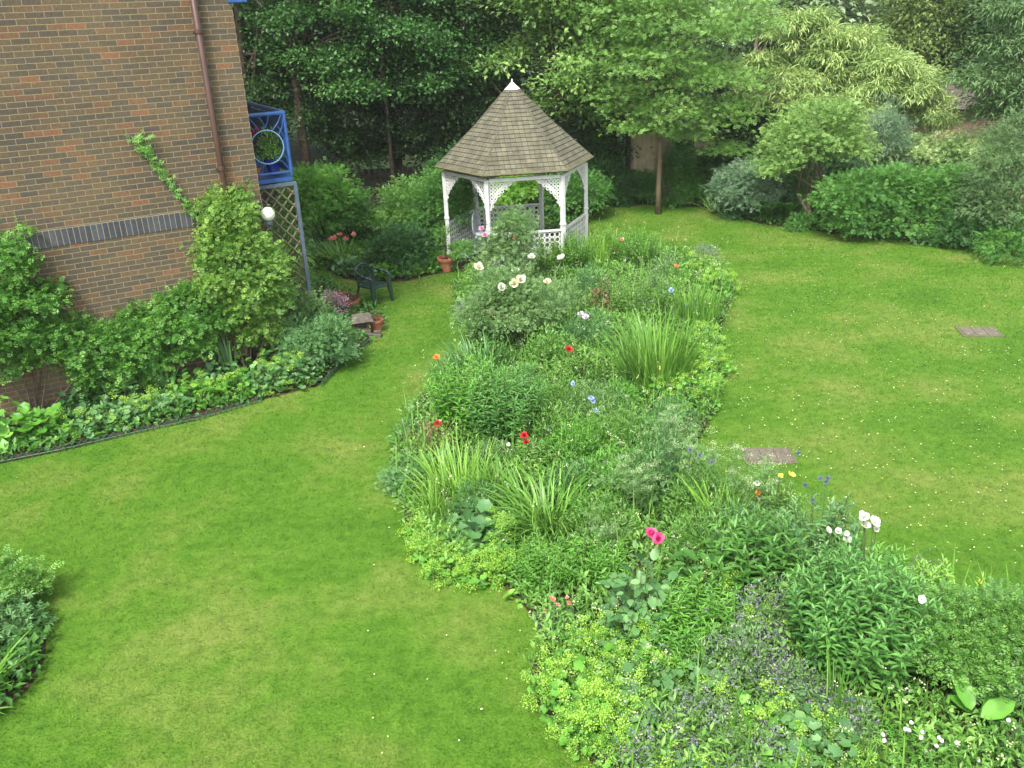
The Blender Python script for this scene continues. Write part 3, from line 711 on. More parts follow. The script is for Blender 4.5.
M_YEL = L_('yellow_petals', (.65, .55, .05), (.75, .66, .10), (.78, .74, .25), trans=.2)
M_THIS = L_('thistle_heads', (.10, .12, .20), (.16, .19, .28), (.22, .26, .36))
M_CENTRE = plainmat('flower_centre', (.55, .42, .06), (.4, .28, .04))
M_STRAW = L_('straw_blades', (.22, .16, .07), (.32, .24, .10), (.38, .32, .15))
M_BRONZE = L_('bronze_leaves', (.10, .06, .03), (.16, .10, .045), (.20, .17, .07))

def limbs(mb, base, top_pts, r0, k=6):
    for tp in top_pts:
        tp = np.array(tp, float); b = np.array(base, float); mid = b*.5+tp*.5+np.array([*(rng.normal(0, .06, 2)*np.linalg.norm(tp-b)*.5), np.linalg.norm(tp-b)*.06])
        mb.tube([b, b*.75+mid*.25+[0, 0, .02], mid, tp], [r0, r0*.75, r0*.5, r0*.15], k)

def tree(name, label, base, trunk_h, trunk_r, lobes, mat, nclump, per, cr, Lf, Wf, Tm=T_SIMPLE, cat='tree', group=None, bark=None, lean=(0, 0), droop=.2, flat=.55, upn=1., inner=.7, zmin=-.35, nl=10, stems=1):
    root = empty(name, base, label, cat, group)
    base = np.array(base, float); lobes = [(l[0]-base[0], l[1]-base[1], l[2], l[3], l[4], l[5]) for l in lobes]
    lb = LB(); c = cloud(lb, lobes, nclump, per, cr, Tm, Lf, Wf, droop=droop, flat=flat, upn=upn, inner=inner, zmin=zmin)
    lb.build('crown', mat, root)
    mb = MB()
    tops = np.array([[l[0], l[1], l[2]] for l in lobes]); fork = np.array([lean[0], lean[1], trunk_h])
    for s in range(stems):
        o = np.array([0, 0, -.05]) if stems == 1 else np.array([*(rng.normal(0, trunk_r*1.6, 2)), -.05])
        tgt = fork if stems == 1 else fork+np.array([*(rng.normal(0, .3, 2)), 0])
        mb.tube([o, o*.6+tgt*.4+[0, 0, 0], tgt], [trunk_r*1.25, trunk_r, trunk_r*.8], 9)
        top = np.array([tops[:, 0].mean(), tops[:, 1].mean(), tops[:, 2].max()+.2])
        mb.tube([tgt, tgt*.5+top*.5, top], [trunk_r*.8, trunk_r*.5, trunk_r*.12], 7)
    sel = c[rng.choice(len(c), min(nl, len(c)), replace=False)]
    for q in sel:
        t = rng.uniform(0, .6); b = fork*(1-t)+top*t
        limbs(mb, b, [q], trunk_r*.38, 5)
    for t in tops[:6]: limbs(mb, fork, [t], trunk_r*.5, 5)
    mb.build('trunk', bark or M_BARK, root, smooth=True)
    return root

def PL(px, py, Y, r, ry=None, rz=None):      # crown lobe centred on a direction at depth Y; radius in metres
    p = AY(px, py, Y); return (p[0], p[1], p[2], r, ry or r, rz or r)

# ---- tall trees behind the garden (left half)
T_SYC = t_lobed(5)
TG = 'tall trees standing behind the garden'
def big(label, px, Y, lobespx, mat, nclump, per=26, cr=.30, Lf=.15, Wf=.11, **k):
    if mat in (M_DARKTREE, M_MIDTREE) and Y < 30: per = 42; Lf *= .66; Wf *= .66; cr *= .85
    L0 = [PL(*l) for l in lobespx]
    if Y < 30: L0 = pads(L0, 7, .42, .4); nclump = int(nclump*1.1); k['inner'] = .3; k['zmin'] = -.25; k['flat'] = .4
    b = ground_at(px, Y); return tree('tall_tree', label, b, k.pop('th', 2.6), k.pop('tr', .17), L0, mat, nclump, per, cr, Lf, Wf, group=k.pop('group', TG), **k)
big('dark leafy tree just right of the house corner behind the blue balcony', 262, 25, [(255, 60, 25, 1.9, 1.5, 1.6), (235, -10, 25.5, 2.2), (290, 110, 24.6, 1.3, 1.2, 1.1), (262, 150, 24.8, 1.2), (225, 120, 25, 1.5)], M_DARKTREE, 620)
big('dark sycamore with a bare brown trunk showing left of the gazebo', 311, 24.6, [(330, 28, 24, 1.5, 1.4, .9), (300, -20, 25, 2.2), (345, 70, 23.8, 1.2, 1.1, .7), (290, 55, 24.6, 1.1, 1., .6)], M_MIDTREE, 330, th=4.0, tr=.13, flat=.4, cr=.34)
big('deep green sycamore whose leaf layers hang highest left of the gazebo roof', 395, 24.2, [(392, 48, 23.4, 1.25, 1.1, .6), (400, 0, 24, 1.9, 1.5, 1.), (370, 95, 23.6, 1.1, 1., .5), (420, 80, 24, 1.2, 1.1, .8), (450, 40, 24.6, 1.6)], M_MIDTREE, 340, flat=.4, cr=.34, th=4.6, tr=.05)
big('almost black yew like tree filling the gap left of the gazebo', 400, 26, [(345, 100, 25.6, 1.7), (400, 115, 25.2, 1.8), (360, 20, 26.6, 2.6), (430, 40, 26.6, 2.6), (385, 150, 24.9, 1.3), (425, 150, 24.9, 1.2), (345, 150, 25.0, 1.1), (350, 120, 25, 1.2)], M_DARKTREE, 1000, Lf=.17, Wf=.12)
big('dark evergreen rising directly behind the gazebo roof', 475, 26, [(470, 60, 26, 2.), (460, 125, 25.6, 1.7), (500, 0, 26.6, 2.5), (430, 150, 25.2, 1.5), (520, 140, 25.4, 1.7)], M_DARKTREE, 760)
big('light green tree with feathery layers behind the right half of the gazebo roof', 562, 24.6, [(560, 40, 24, 1.7, 1.5, 1.1), (540, -10, 24.6, 2.0, 1.6, 1.3), (590, 85, 23.6, 1.2, 1.1, .8), (610, 30, 24.2, 1.4), (520, 60, 24.4, .9, .9, .7), (560, 110, 24.2, 1.1, 1., .7)], M_ROUND, 620, per=24, Lf=.14, Wf=.085, cr=.28, flat=.42)
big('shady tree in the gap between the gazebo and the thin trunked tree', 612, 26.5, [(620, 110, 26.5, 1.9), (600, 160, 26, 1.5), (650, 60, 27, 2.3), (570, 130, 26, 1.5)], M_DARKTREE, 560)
# slender tree on the lawn edge with an orange brown trunk
b = G(658, 214); 
tree('slender_tree', 'slender light green tree with a thin orange brown trunk on the lawn edge', b, 2.0, .066,
     [PL(660, 110, 22.6, 1.5, 1.3, .5), PL(640, 60, 22.8, 1.6, 1.4, .7), PL(700, 80, 22.6, 1.5, 1.3, .6), PL(670, 20, 23, 1.9, 1.5, .9), PL(610, 95, 22.6, .95, .9, .4), PL(735, 115, 22.4, .8, .8, .4), PL(725, 150, 22.8, .55, .6, .3), PL(640, 128, 22.4, .7, .7, .28), PL(690, 138, 22.6, .6, .6, .25), PL(625, 10, 23.2, 1.6, 1.4, .9), PL(730, 30, 23, 1.3, 1.2, .8), PL(700, 120, 22.5, .8, .8, .35)],
     M_LIGHTTREE, 760, 26, .2, .10, .15, Tm=T_SPRIG, bark=M_BARK2, flat=.22, inner=.3, nl=24, droop=.05)
# right half background
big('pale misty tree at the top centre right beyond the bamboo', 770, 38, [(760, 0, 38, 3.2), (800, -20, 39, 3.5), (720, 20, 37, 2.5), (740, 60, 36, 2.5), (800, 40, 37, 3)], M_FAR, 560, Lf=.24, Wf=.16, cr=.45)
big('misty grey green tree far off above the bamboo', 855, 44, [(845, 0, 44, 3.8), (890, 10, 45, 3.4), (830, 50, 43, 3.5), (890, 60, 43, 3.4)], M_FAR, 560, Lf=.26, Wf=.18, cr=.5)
big('olive green conifer at the top right with a rounded top', 925, 33, [(925, 30, 33, 1.4, 1.3, 1.8), (905, 60, 33, 1.2, 1.2, 1.3), (945, 10, 33.4, 1.6, 1.4, 2), (950, 70, 32.6, 1.3), (925, 90, 32.6, 1.5), (930, -30, 33.4, 1.2, 1.2, 1.6)], M_OLIVE, 620, Lf=.18, Wf=.09, cr=.24, flat=1.2)
big('dark tree at the far right edge above the neighbour\'s roof', 1000, 32, [(1000, 20, 32, 1.9), (1020, 70, 31, 1.9), (985, 60, 31.6, 1.3), (1050, 30, 31, 2.2), (1000, -30, 33, 2.), (1000, 120, 31, 1.6)], M_DARKTREE, 640)
big('grey green willow leaved tree leaning in from the right edge', 1010, 22.5, [(1008, 75, 22, 1.0, .9, .9), (1030, 45, 22, 1.2, 1., 1.1), (1005, 108, 22.4, .6, .6, .45), (1040, 110, 21.6, 1.0)], M_GREYTREE, 330, Lf=.16, Wf=.035, cr=.26, droop=.5, th=1.6, tr=.1)
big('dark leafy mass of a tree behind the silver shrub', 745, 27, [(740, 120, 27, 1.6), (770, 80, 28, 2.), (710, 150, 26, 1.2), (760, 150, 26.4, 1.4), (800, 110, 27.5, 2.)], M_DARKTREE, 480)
# further back row closing the horizon
FB = 'distant trees closing the view beyond the garden'
for i, (px, Y) in enumerate([(-260, 46), (-60, 40), (120, 40), (240, 34), (340, 38), (450, 36), (560, 38), (660, 40), (760, 46), (880, 52), (980, 48), (1090, 42), (1240, 44), (1400, 46)]):
    b = ground_at(px, Y); h = 7.5+2*math.sin(i*2.3)
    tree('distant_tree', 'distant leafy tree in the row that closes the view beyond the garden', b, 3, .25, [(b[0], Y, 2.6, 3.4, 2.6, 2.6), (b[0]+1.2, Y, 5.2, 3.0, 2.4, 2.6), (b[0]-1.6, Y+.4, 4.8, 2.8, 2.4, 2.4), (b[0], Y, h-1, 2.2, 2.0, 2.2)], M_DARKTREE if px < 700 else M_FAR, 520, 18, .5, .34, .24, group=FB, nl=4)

# bamboo
b = ground_at(850, 25.5)
bam = empty('bamboo_clump', b, 'big arching pale yellow green bamboo clump above the hedge', 'bamboo')
lob = [PL(*l) for l in [(850, 60, 25.4, 1.5, 1.2, 1.), (800, 50, 25.6, 1.3, 1.1, .9), (865, 85, 24.9, 1.3, 1.1, .9), (845, 110, 24.4, 1.1, .9, .7), (900, 100, 24.5, 1.1, .9, .8), (770, 78, 25.8, 1., 1., .8), (890, 78, 25.2, 1.2, 1., .8), (920, 105, 24.8, 1., .9, .7), (830, 100, 24.8, 1.3, 1., .8), (880, 120, 24.4, 1.1, .9, .7), (930, 125, 24.2, .65, .7, .5), (790, 100, 25.2, 1.1, .9, .8), (815, 30, 25.8, .7, .7, .6), (752, 95, 25.6, .7)]]
lob = pads([(l[0]-b[0], l[1]-b[1], *l[2:]) for l in lob], 7, .42, .5, -.2)
lb = LB(); cc = cloud(lb, lob, 1250, 30, .13, T_LEAF, .17, .032, droop=.8, flat=.6, upn=.7, zmin=-.1, inner=.3)
lb.build('foliage', M_BAMBOO, bam)
mb = MB()
for q in cc[rng.choice(len(cc), 60, replace=False)]:
    o = np.array([*(rng.normal(0, .5, 2)), 0.]); m_ = o*.6+q*.4; m_[2] = q[2]*.75; mb.tube([o, m_, q], [.018, .014, .005], 4)
mb.build('canes', M_STEM, bam)

# ---- generic shrubs
def shrub(name, label, base, lobes, mat, nclump, per, cr, Lf, Wf, Tm=T_SPRIG, cat='shrub', group=None, stems=7, sr=.014, root=None, **k):
    """lobes relative to base: (dx, dy, z, rx, ry, rz)"""
    root = root or empty(name, base, label, cat, group)
    lb = LB(); c = cloud(lb, lobes, nclump, per, cr, Tm, Lf, Wf, **k); lb.build('foliage', mat, root)
    if stems:
        mb = MB()
        for q in c[rng.choice(len(c), min(stems, len(c)), replace=False)]:
            mb.tube([[*(rng.normal(0, .05, 2)), -.02], q*np.array([.35, .35, .5]), q], [sr, sr*.7, sr*.3], 4)
        mb.build('stems', M_BARK, root)
    return root
def dome(w, h, n=5, d=None):
    d = d or w; out = [(0, 0, h*.45, w*.9, d*.9, h*.55)]
    for i in range(n):
        a = 2*PI*i/n+rng.uniform(0, .8); q = rng.uniform(.35, .6)
        out.append((w*q*math.cos(a), d*q*math.sin(a), h*rng.uniform(.3, .62), w*.5, d*.5, h*.42))
    return out

# round multi stemmed tree in front of the hedge
b = G(818, 226)
tree('round_tree', 'rounded fresh green small tree with forked brown stems in front of the hedge', b, .75, .05,
     [PL(815, 135, 21, .95, .8, .62), PL(790, 150, 20.8, .6, .6, .42), PL(845, 150, 20.9, .55, .6, .4), PL(825, 118, 21.1, .6, .6, .4), PL(778, 165, 20.7, .4, .5, .3)], M_ROUND, 330, 26, .13, .10, .13, Tm=T_SPRIG, stems=3, nl=14)
shrub('silver_shrub', 'silvery blue shrub at the lawn edge left of the round tree', G(745, 218), dome(.85, 1.55), M_SILVER, 200, 24, .12, .12, .12)
shrub('silver_conifer', 'small silver blue conifer peeping out behind the round tree', np.array([9.5, 22.5, 0]), [(0, 0, 1.2, .6, .5, 1.1), (0, 0, 2.05, .34, .32, .6), (.1, 0, 1.7, .45, .4, .5)], M_SILVER, 170, 24, .12, .12, .04, cat='conifer')
# hedge: rounded block
hb = G(915, 239)
shrub('clipped_hedge', 'broad rounded bright green hedge along the right lawn edge', hb, [(-1.45, .45, .8, .7, .75, .72), (-.7, .35, .86, .8, .8, .7), (.1, .3, .84, .8, .8, .68), (.8, .2, .82, .75, .8, .68), (1.4, .05, .72, .6, .75, .62), (0, .2, .4, 1.9, .75, .45), (-.4, .3, 1.1, .9, .6, .42)], M_HEDGE, 520, 30, .13, .12, .11, stems=12)
shrub('grey_shrub', 'tall grey green airy shrub at the right edge of the lawn', G(1000, 250), [(0, .2, 1.5, .8, .7, .8), (.3, .1, .9, .8, .7, .8), (-.25, .2, .9, .6, .6, .6), (.4, .3, 2.2, .7, .6, .6), (0, .3, 2.0, .5, .5, .5)], M_GREYTREE, 330, 26, .14, .10, .06)
shrub('edge_shrub', 'low dark leafy shrub at the foot of the grey shrub at right', G(1010, 254)+[.1, -.15, 0], dome(.9, .6), M_HEDGE, 110, 26, .1, .10, .09)
shrub('edge_shrub', 'low dull green shrub between hedge and grey shrub at right', G(960, 246), dome(.6, .7), M_DEEP, 90, 24, .1, .10, .09)
# garden wall with variegated ivy
p0 = ground_at(845, 23.8); p1 = ground_at(1060, 21.5); wr = empty('garden_wall', (p0+p1)/2, 'tan brick garden wall glimpsed under variegated ivy behind the hedge', 'wall', rz=math.atan2(p1[1]-p0[1], p1[0]-p0[0]))
mb = MB(); mb.box((0, 0, .65), (np.linalg.norm(p1-p0), .22, 1.3)); mb.build('brickwork', M_BRICK, wr); mb = MB(); mb.box((0, 0, 1.33), (np.linalg.norm(p1-p0)+.06, .3, .06)); mb.build('coping', plainmat('mossy_coping', (.09, .10, .06), (.05, .055, .035), .95, 9, .4), wr)
mid = (p0+p1)/2; ux = (p1-p0)/np.linalg.norm(p1-p0)
shrub('variegated_ivy', 'cream edged variegated ivy capping the wall behind the hedge', mid, [(ux[0]*t, ux[1]*t-.3, 1.36+.07*math.sin(t*5), .5, .42, .36) for t in np.linspace(-2.9, 2.3, 11)]+[(ux[0]*t, ux[1]*t-.3, 1.0+.06*math.sin(t*4), .45, .25, .3) for t in np.linspace(-2.7, 2.3, 9)], M_VARIEG, 520, 24, .11, .09, .12, cat='ivy', stems=5)
# neighbour's roof
nr = ground_at(955, 31); nh = empty('neighbour_house', nr, 'brownish roof glimpsed between the trees at upper right', 'house')
mb = MB(); mb.box((0, 0, .78), (3.6, 3, 1.56)); mb.build('wall', M_BRICK, nh); mb = MB(); mb.add([(-2., -1.8, 1.5), (2., -1.8, 1.5), (2., 1.8, 1.5), (-2., 1.8, 1.5), (-1.8, 0, 2.15), (1.8, 0, 2.15)], [(0, 3, 2, 1), (0, 1, 5, 4), (2, 3, 4, 5), (1, 2, 5), (3, 0, 4)]); mb.build('roof', M_TILE, nh)
# shed behind the slender tree
sb = ground_at(668, 24.6); M_WOOD = plainmat('weathered_boards', (.30, .25, .18), (.19, .16, .115), .9, 7, .4); M_WOODL = plainmat('pale_boards', (.36, .30, .20), (.27, .22, .15), .9, 7, .4)
sh = empty('garden_shed', sb, 'weathered timber shed with a pale door half hidden behind the slender tree', 'shed', rz=-.05)
mb = MB(); mb.box((0, .9, .95), (2.1, 1.8, 1.9))
for k in range(13): mb.box((.35, -.012, .12+.145*k), (1.34, .03, .128))
mb.build('wall', M_WOOD, sh); mb = MB()
for k in range(5): mb.box((-.93+.12*k, -.03, .93), (.114, .035, 1.8))
mb.build('door', M_WOODL, sh); f = MB(); 
for c, s in (((.35, -.05, 1.64), (.7, .04, .05)), ((.35, -.05, 1.1), (.7, .04, .05)), ((.02, -.05, 1.37), (.05, .04, .5)), ((.68, -.05, 1.37), (.05, .04, .5))): f.box(c, s)
wf = f.build('window', M_WOODL, sh); f = MB(); f.box((.35, -.035, 1.37), (.62, .01, .5)); f.build('pane', plainmat('dim_glass', (.05, .055, .05), (.03, .035, .03), .15, 2), wf)
mb = MB(); mb.add([(-1.2, -.2, 1.9), (1.2, -.2, 1.9), (1.2, 2, 1.9), (-1.2, 2, 1.9), (-1.2, .9, 2.5), (1.2, .9, 2.5)], [(0, 3, 2, 1), (0, 1, 5, 4), (2, 3, 4, 5), (1, 2, 5), (3, 0, 4)]); mb.build('roof', M_TILE, sh)
# old fence at the back left
fa, fb = ground_at(255, 24.3), ground_at(620, 25.0); fn = empty('board_fence', (fa+fb)/2, 'low dark board fence in the shade under the trees at left', 'fence', rz=math.atan2(fb[1]-fa[1], fb[0]-fa[0]))
LL = np.linalg.norm(fb-fa); M_DK = plainmat('dark_boards', (.05, .042, .032), (.03, .026, .02), .9, 6, .4)
mb = MB(); n_ = int(LL/.15)
for k in range(n_): mb.box((-LL/2+.15*(k+.5), 0, .6+.012*(k % 2)), (.14, .022, 1.15))
mb.build('boards', M_DK, fn)
mb = MB(); mb.box((0, -.04, 1.0), (LL, .05, .08)); mb.box((0, -.04, .3), (LL, .05, .08)); mb.build('rail', M_DK, fn)
for k in range(5): mb = MB(); mb.box((-LL/2+LL*k/4, .07, .65), (.1, .1, 1.3)); mb.build('post', M_DK, fn)

# ---- shrubs of the back border
SB = [
 ('bushy_shrub', 'bright yellow green shrub right beside the trellis', 322, 250, .95, 1.9, M_FRESH, 300, .10, .11),
 ('bushy_shrub', 'leafy green shrub just behind the trellis post', 345, 246, .7, 1.35, M_HEDGE, 180, .10, .11),
 ('bushy_shrub', 'pale green rounded shrub between the trellis shrubs and the gazebo', 412, 246, .75, 1.5, M_MIXED, 240, .09, .10),
 ('bushy_shrub', 'dense dark green rounded bush behind the armchair', 402, 274, .62, .92, M_DEEP, 260, .08, .09),
 ('bushy_shrub', 'dark spreading shrub left of the gazebo posts', 443, 256, .7, 1.9, M_HEDGE, 240, .10, .08),
 ('bushy_shrub', 'feathery dark shrub rising behind the left gazebo post', 458, 238, .7, 2.0, M_DEEP, 200, .11, .09),
 ('bushy_shrub', 'yellow green shrub seen through the back of the gazebo', 522, 219, .75, 1.35, M_BRIGHT, 190, .11, .12),
 ('bushy_shrub', 'clipped green dome seen through the right of the gazebo', 574, 222, .95, 1.25, M_HEDGE, 260, .09, .09),
 ('bushy_shrub', 'dark shrub under the trees just right of the gazebo', 610, 206, .7, 1.2, M_DEEP, 220, .11, .11),
 ('bushy_shrub', 'leafy shrub left of the shed door', 594, 200, .55, 2.0, M_HEDGE, 190, .11, .12),
 ('bushy_shrub', 'green shrub at the foot of the slender tree', 645, 203, .42, .75, M_HEDGE, 90, .09, .10),
 ('bushy_shrub', 'mid green shrub right of the slender trunk in front of the shed', 696, 204, .55, 1.05, M_FRESH, 190, .10, .11),
 ('bushy_shrub', 'leafy shrub growing up in front of the shed window', 680, 204, .4, 1.45, M_HEDGE, 130, .10, .10),
 ('bushy_shrub', 'dark shrub in the shade behind the cream striped spiky plant', 722, 203, .75, 1.5, M_DEEP, 190, .11, .11),
 ('bushy_shrub', 'green shrub between the silver shrub and the round tree', 790, 212, .55, 1.35, M_HEDGE, 170, .1, .1),
 ('bushy_shrub', 'low green shrub under the round tree', 828, 226, .5, .65, M_HEDGE, 110, .09, .09),
 ('bushy_shrub', 'broad dark shrub behind the round tree', 850, 205, 1.0, 1.9, M_DEEP, 240, .11, .11),
]
for nm, lab, px, py, r_, h_, mt, nc, l_, w_ in SB:
    b = G(px, py); shrub(nm, lab, b+[0, r_*.5, 0], dome(r_, h_), mt, nc, 24, .11, l_, w_, group='shrubs of the back border')
# low edging plants of the back border
for i, (px, py, lab) in enumerate([(328, 272, 'first low leafy clump right of the trellis at the lawn edge'), (352, 279, 'low leafy clump left of the armchair back'), (385, 283, 'low leafy clump directly behind the armchair arm'), (412, 279, 'low pale leafy clump below the dense dark bush'), (432, 275, 'low leafy clump left of the terracotta pot')]):
    b = G(px, py-6); shrub('edging_plant', lab, b, dome(.24, .26, 4), [M_MIXED, M_BLUEGR, M_FRESH, M_BRIGHT, M_FRESH][i], 45, 16, .07, .09, .10, Tm=T_ROUND, cat='plant', stems=0, group='low plants edging the back border')

# ---- strap leaved plants
def strap(name, label, base, n, h, spread, W, mat, lean=(.05, .5), curve=(.3, 1.3), cat='plant', group=None, seg=6, root=None, pname='leaves'):
    root = root or empty(name, base, label, cat, group); lb = LB()
    a = rng.uniform(0, 2*PI, n); rr = spread*np.sqrt(rng.uniform(0, 1, n)); P = np.stack([rr*np.cos(a), rr*np.sin(a), np.zeros(n)], 1)
    lb.blades(P, a+rng.normal(0, .6, n), h*rng.uniform(.6, 1.12, n), rng.uniform(*lean, n), rng.uniform(*curve, n), W*rng.uniform(.7, 1.2, n), np.clip(rng.normal(.5, .25, n), 0, 1), seg=seg, twist=.6)
    lb.build(pname, mat, root); return root
# ---- flowers
def bloom(root, c, r, mat, n=12, up_=.5, name='flower', stem=None, open_=.9, label=None, centre=True, layers=2):
    """one flower head with its own petals, a child of its plant; c relative to the plant"""
    lb = LB(); c = np.array(c, float)
    face = unit(np.array([0, -.55, up_+.3])+rng.normal(0, .2, 3)); x = unit(np.cross(face, np.array([.2, .3, .9]))); y = np.cross(face, x)
    for l in range(layers):
        k = max(4, n//layers); an = 2*PI*np.arange(k)/k+rng.uniform(0, 1); fl = open_*(1-.45*l)
        D = (np.cos(an)[:, None]*x+np.sin(an)[:, None]*y)*fl+face*(1-fl+.12); N = face-D*.2
        lb.leaves(T_PETAL, np.repeat(c[None], k, 0)+rng.normal(0, r*.06, (k, 3)), D, N, r*(1-.2*l)*rng.uniform(.85, 1.1, k), r*.95*(1-.15*l), rng.uniform(.1, 1, k))
    f = lb.build(name, mat, root)
    if label: f['label'] = label
    if stem is not None:
        mb = MB(); s = np.array(stem, float); mb.tube([s, s*.4+c*.6+[0, 0, .02], c], [.008, .006, .005], 4); mb.build('flower_stem', M_STEM, root)
    return f
def tuft(root, name, P, mat, r, n, size, label=None):
    """loose heads of many tiny flowers around points P (relative)"""
    P = np.asarray(P, float); lb = LB(); k = len(P)*n; ci = np.repeat(np.arange(len(P)), n)
    off = rng.normal(0, 1, (k, 3))*np.array([r, r, r*.6]); cv = rng.uniform(.2, .8, len(P))
    lb.leaves(T_SIMPLE, P[ci]+off, rdir(k), unit(rdir(k)+[0, 0, .9]), size*rng.uniform(.7, 1.3, k), size*.9, cv[ci]+rng.normal(0, .2, k))
    o = lb.build(name, mat, root); o['kind'] = 'stuff'
    if label: o['label'] = label
    return o
def domepts(n, r, h, lo=.25, rad=(.7, 1.05)):
    d = rdir(n, lo); q = rng.uniform(*rad, n)[:, None]; return d*q*np.array([r, r, h])
def mound(name, label, base, r, h, mat, Tm=T_ROUND, Lf=.09, n=160, cat='plant', group=None, Wf=None, petiole=True, root=None, upn=1.2):
    root = root or empty(name, base, label, cat, group); lb = LB()
    d = rdir(n, .0); q = rng.uniform(.45, 1.05, n)*lumps(d, 10, .2); P = d*q[:, None]*np.array([r, r, h])
    D = unit(d*[1, 1, .2]+rng.normal(0, .35, (n, 3))+[0, 0, -.1]); N = unit(np.array([0, -.15, upn])+d*.4+rng.normal(0, .25, (n, 3)))
    s = rng.uniform(.65, 1.25, n); lb.leaves(Tm, P, D, N, Lf*s, (Wf or Lf)*s, rng.normal(.5, .25, n))
    lb.build('leaves', mat, root)
    if petiole:
        l2 = LB(); A = P*[.2, .2, 0]; l2.sticks(A, P, .0035, .5); l2.build('stalks', M_STEM, root)
    return root
def upright(name, label, base, r, h, nst, mat, Lf=.09, Wf=.022, per=26, Tm=T_LEAF, cat='plant', group=None, flare=.35, root=None, tipw=0.0):
    """clump of leafy upright stems"""
    root = root or empty(name, base, label, cat, group); lb = LB()
    a = rng.uniform(0, 2*PI, nst); rr = np.sqrt(rng.uniform(0, 1, nst)); base_ = np.stack([rr*np.cos(a)*r*.6, rr*np.sin(a)*r*.6, np.zeros(nst)], 1)
    hh = h*(1-.32*rr**2)*rng.uniform(.82, 1.1, nst)
    top = base_+np.stack([rr*np.cos(a)*r*(flare+.15), rr*np.sin(a)*r*(flare+.15), hh], 1)+np.concatenate([rng.normal(0, .04, (nst, 2)), np.zeros((nst, 1))], 1)
    ci = np.repeat(np.arange(nst), per); t = np.tile((np.arange(per)+.5)/per, nst)**.8; t = t*.85+.17
    an = np.tile(np.arange(per)*2.4, nst)+rng.uniform(0, 6, nst)[ci]
    P = base_[ci]+(top-base_)[ci]*t[:, None]
    D = np.stack([np.cos(an), np.sin(an), .35+.7*(t > .92)+rng.normal(0, .15, len(t))], 1); N = np.stack([-np.cos(an)*.35, -np.sin(an)*.35, np.ones(len(t))], 1)
    s = (1.12-.55*t**3)*rng.uniform(.8, 1.2, len(t)); cv = rng.normal(.5, .15, nst)
    lb.leaves(Tm, P, D, N, Lf*s, Wf*s, cv[ci]+.12*t+rng.normal(0, .1, len(t)))
    lb.build('leaves', mat, root); l2 = LB(); l2.sticks(base_, top, .006, .5); l2.build('stems', M_STEM, root)
    return root, top
def airy(name, label, base, r, h, mat, n=900, Lf=.05, Wf=.012, Tm=T_LEAF, cat='plant', group=None, root=None, vert=.4, pname='foliage'):
    """loose fine leaved herb"""
    root = root or empty(name, base, label, cat, group); lb = LB()
    d = rdir(n, -.1); q = rng.uniform(.25, 1.05, n)**.8*lumps(d, 12, .3); P = d*q[:, None]*np.array([r, r, h]); P[:, 2] = np.abs(P[:, 2])+.01
    D = unit(rdir(n)+d*.8+[0, 0, vert]); lb.leaves(Tm, P, D, unit(rdir(n)+[0, 0, .8]), Lf*rng.uniform(.6, 1.3, n), Wf, rng.normal(.5, .22, n))
    k = max(6, n//40); T_ = P[rng.choice(n, k, replace=False)]; lb.sticks(T_*[.25, .25, 0], T_, .003, .5)
    lb.build(pname, mat, root); return root

def wlb(px, py, out=0.2):              # a point standing off the brick wall
    q = ray(px, py); n0 = (CORN-nb*out-CAMP)@nb; return CAMP+q*(n0/(q@nb))
def climber(label, lob, mat, nclump, Lf, Wf, base, nm='climbing_shrub'):
    root = empty(nm, base, label, 'climber'); base = np.array(base); L = []
    for (px, py, r, out) in lob:
        p = wlb(px, py, out*.72)-base; L.append((p[0], p[1], p[2], r, r*.8, r*.85))
    lb = LB(); c = cloud(lb, L, int(nclump*1.25), 22, .075, T_SPRIG, Lf*.95, Wf*.9, droop=.3, inner=.35, zmin=-.6, flat=.7, upn=.8)
    # keep the leaves in front of the wall
    lb.build('foliage', mat, root)
    mb = MB(); 
    for q in c[rng.choice(len(c), 9, replace=False)]:
        m_ = q*np.array([.5, .5, .45])-nb*-.08; mb.tube([[*(rng.normal(0, .03, 2)), 0], m_, q], [.016, .010, .004], 5)
    mb.build('branches', M_BARK, root); return root
def wbase(px, py, out=.25):
    p = wlb(px, py, out); return np.array([p[0], p[1], 0.])
climber('dark green climbing shrub at the left end of the brick wall', [(2, 250, .24, .15), (22, 268, .22, .18), (20, 295, .30, .2), (45, 300, .24, .2), (8, 330, .32, .22), (45, 330, .28, .22), (66, 325, .2, .2), (70, 350, .22, .25), (-30, 290, .4, .2), (-20, 345, .4, .22), (18, 238, .13, .1), (55, 285, .12, .12), (40, 355, .25, .22), (20, 362, .22, .2), (85, 365, .2, .22)], M_CLIMB, 300, .09, .12, wbase(30, 400))
climber('mid green climbing shrub trained low along the middle of the wall', [(88, 335, .2, .2), (108, 338, .27, .22), (132, 345, .28, .28), (155, 332, .28, .28), (178, 325, .28, .28), (200, 315, .28, .28), (220, 318, .26, .3), (100, 362, .24, .26), (88, 378, .15, .24), (125, 365, .24, .28), (150, 358, .2, .28), (132, 316, .16, .15), (160, 305, .16, .15), (185, 300, .18, .18), (120, 382, .12, .26), (96, 392, .1, .24), (175, 350, .18, .28), (200, 340, .16, .28), (148, 375, .1, .28), (192, 352, .1, .28)], M_CLIMB, 400, .09, .12, wbase(150, 400))
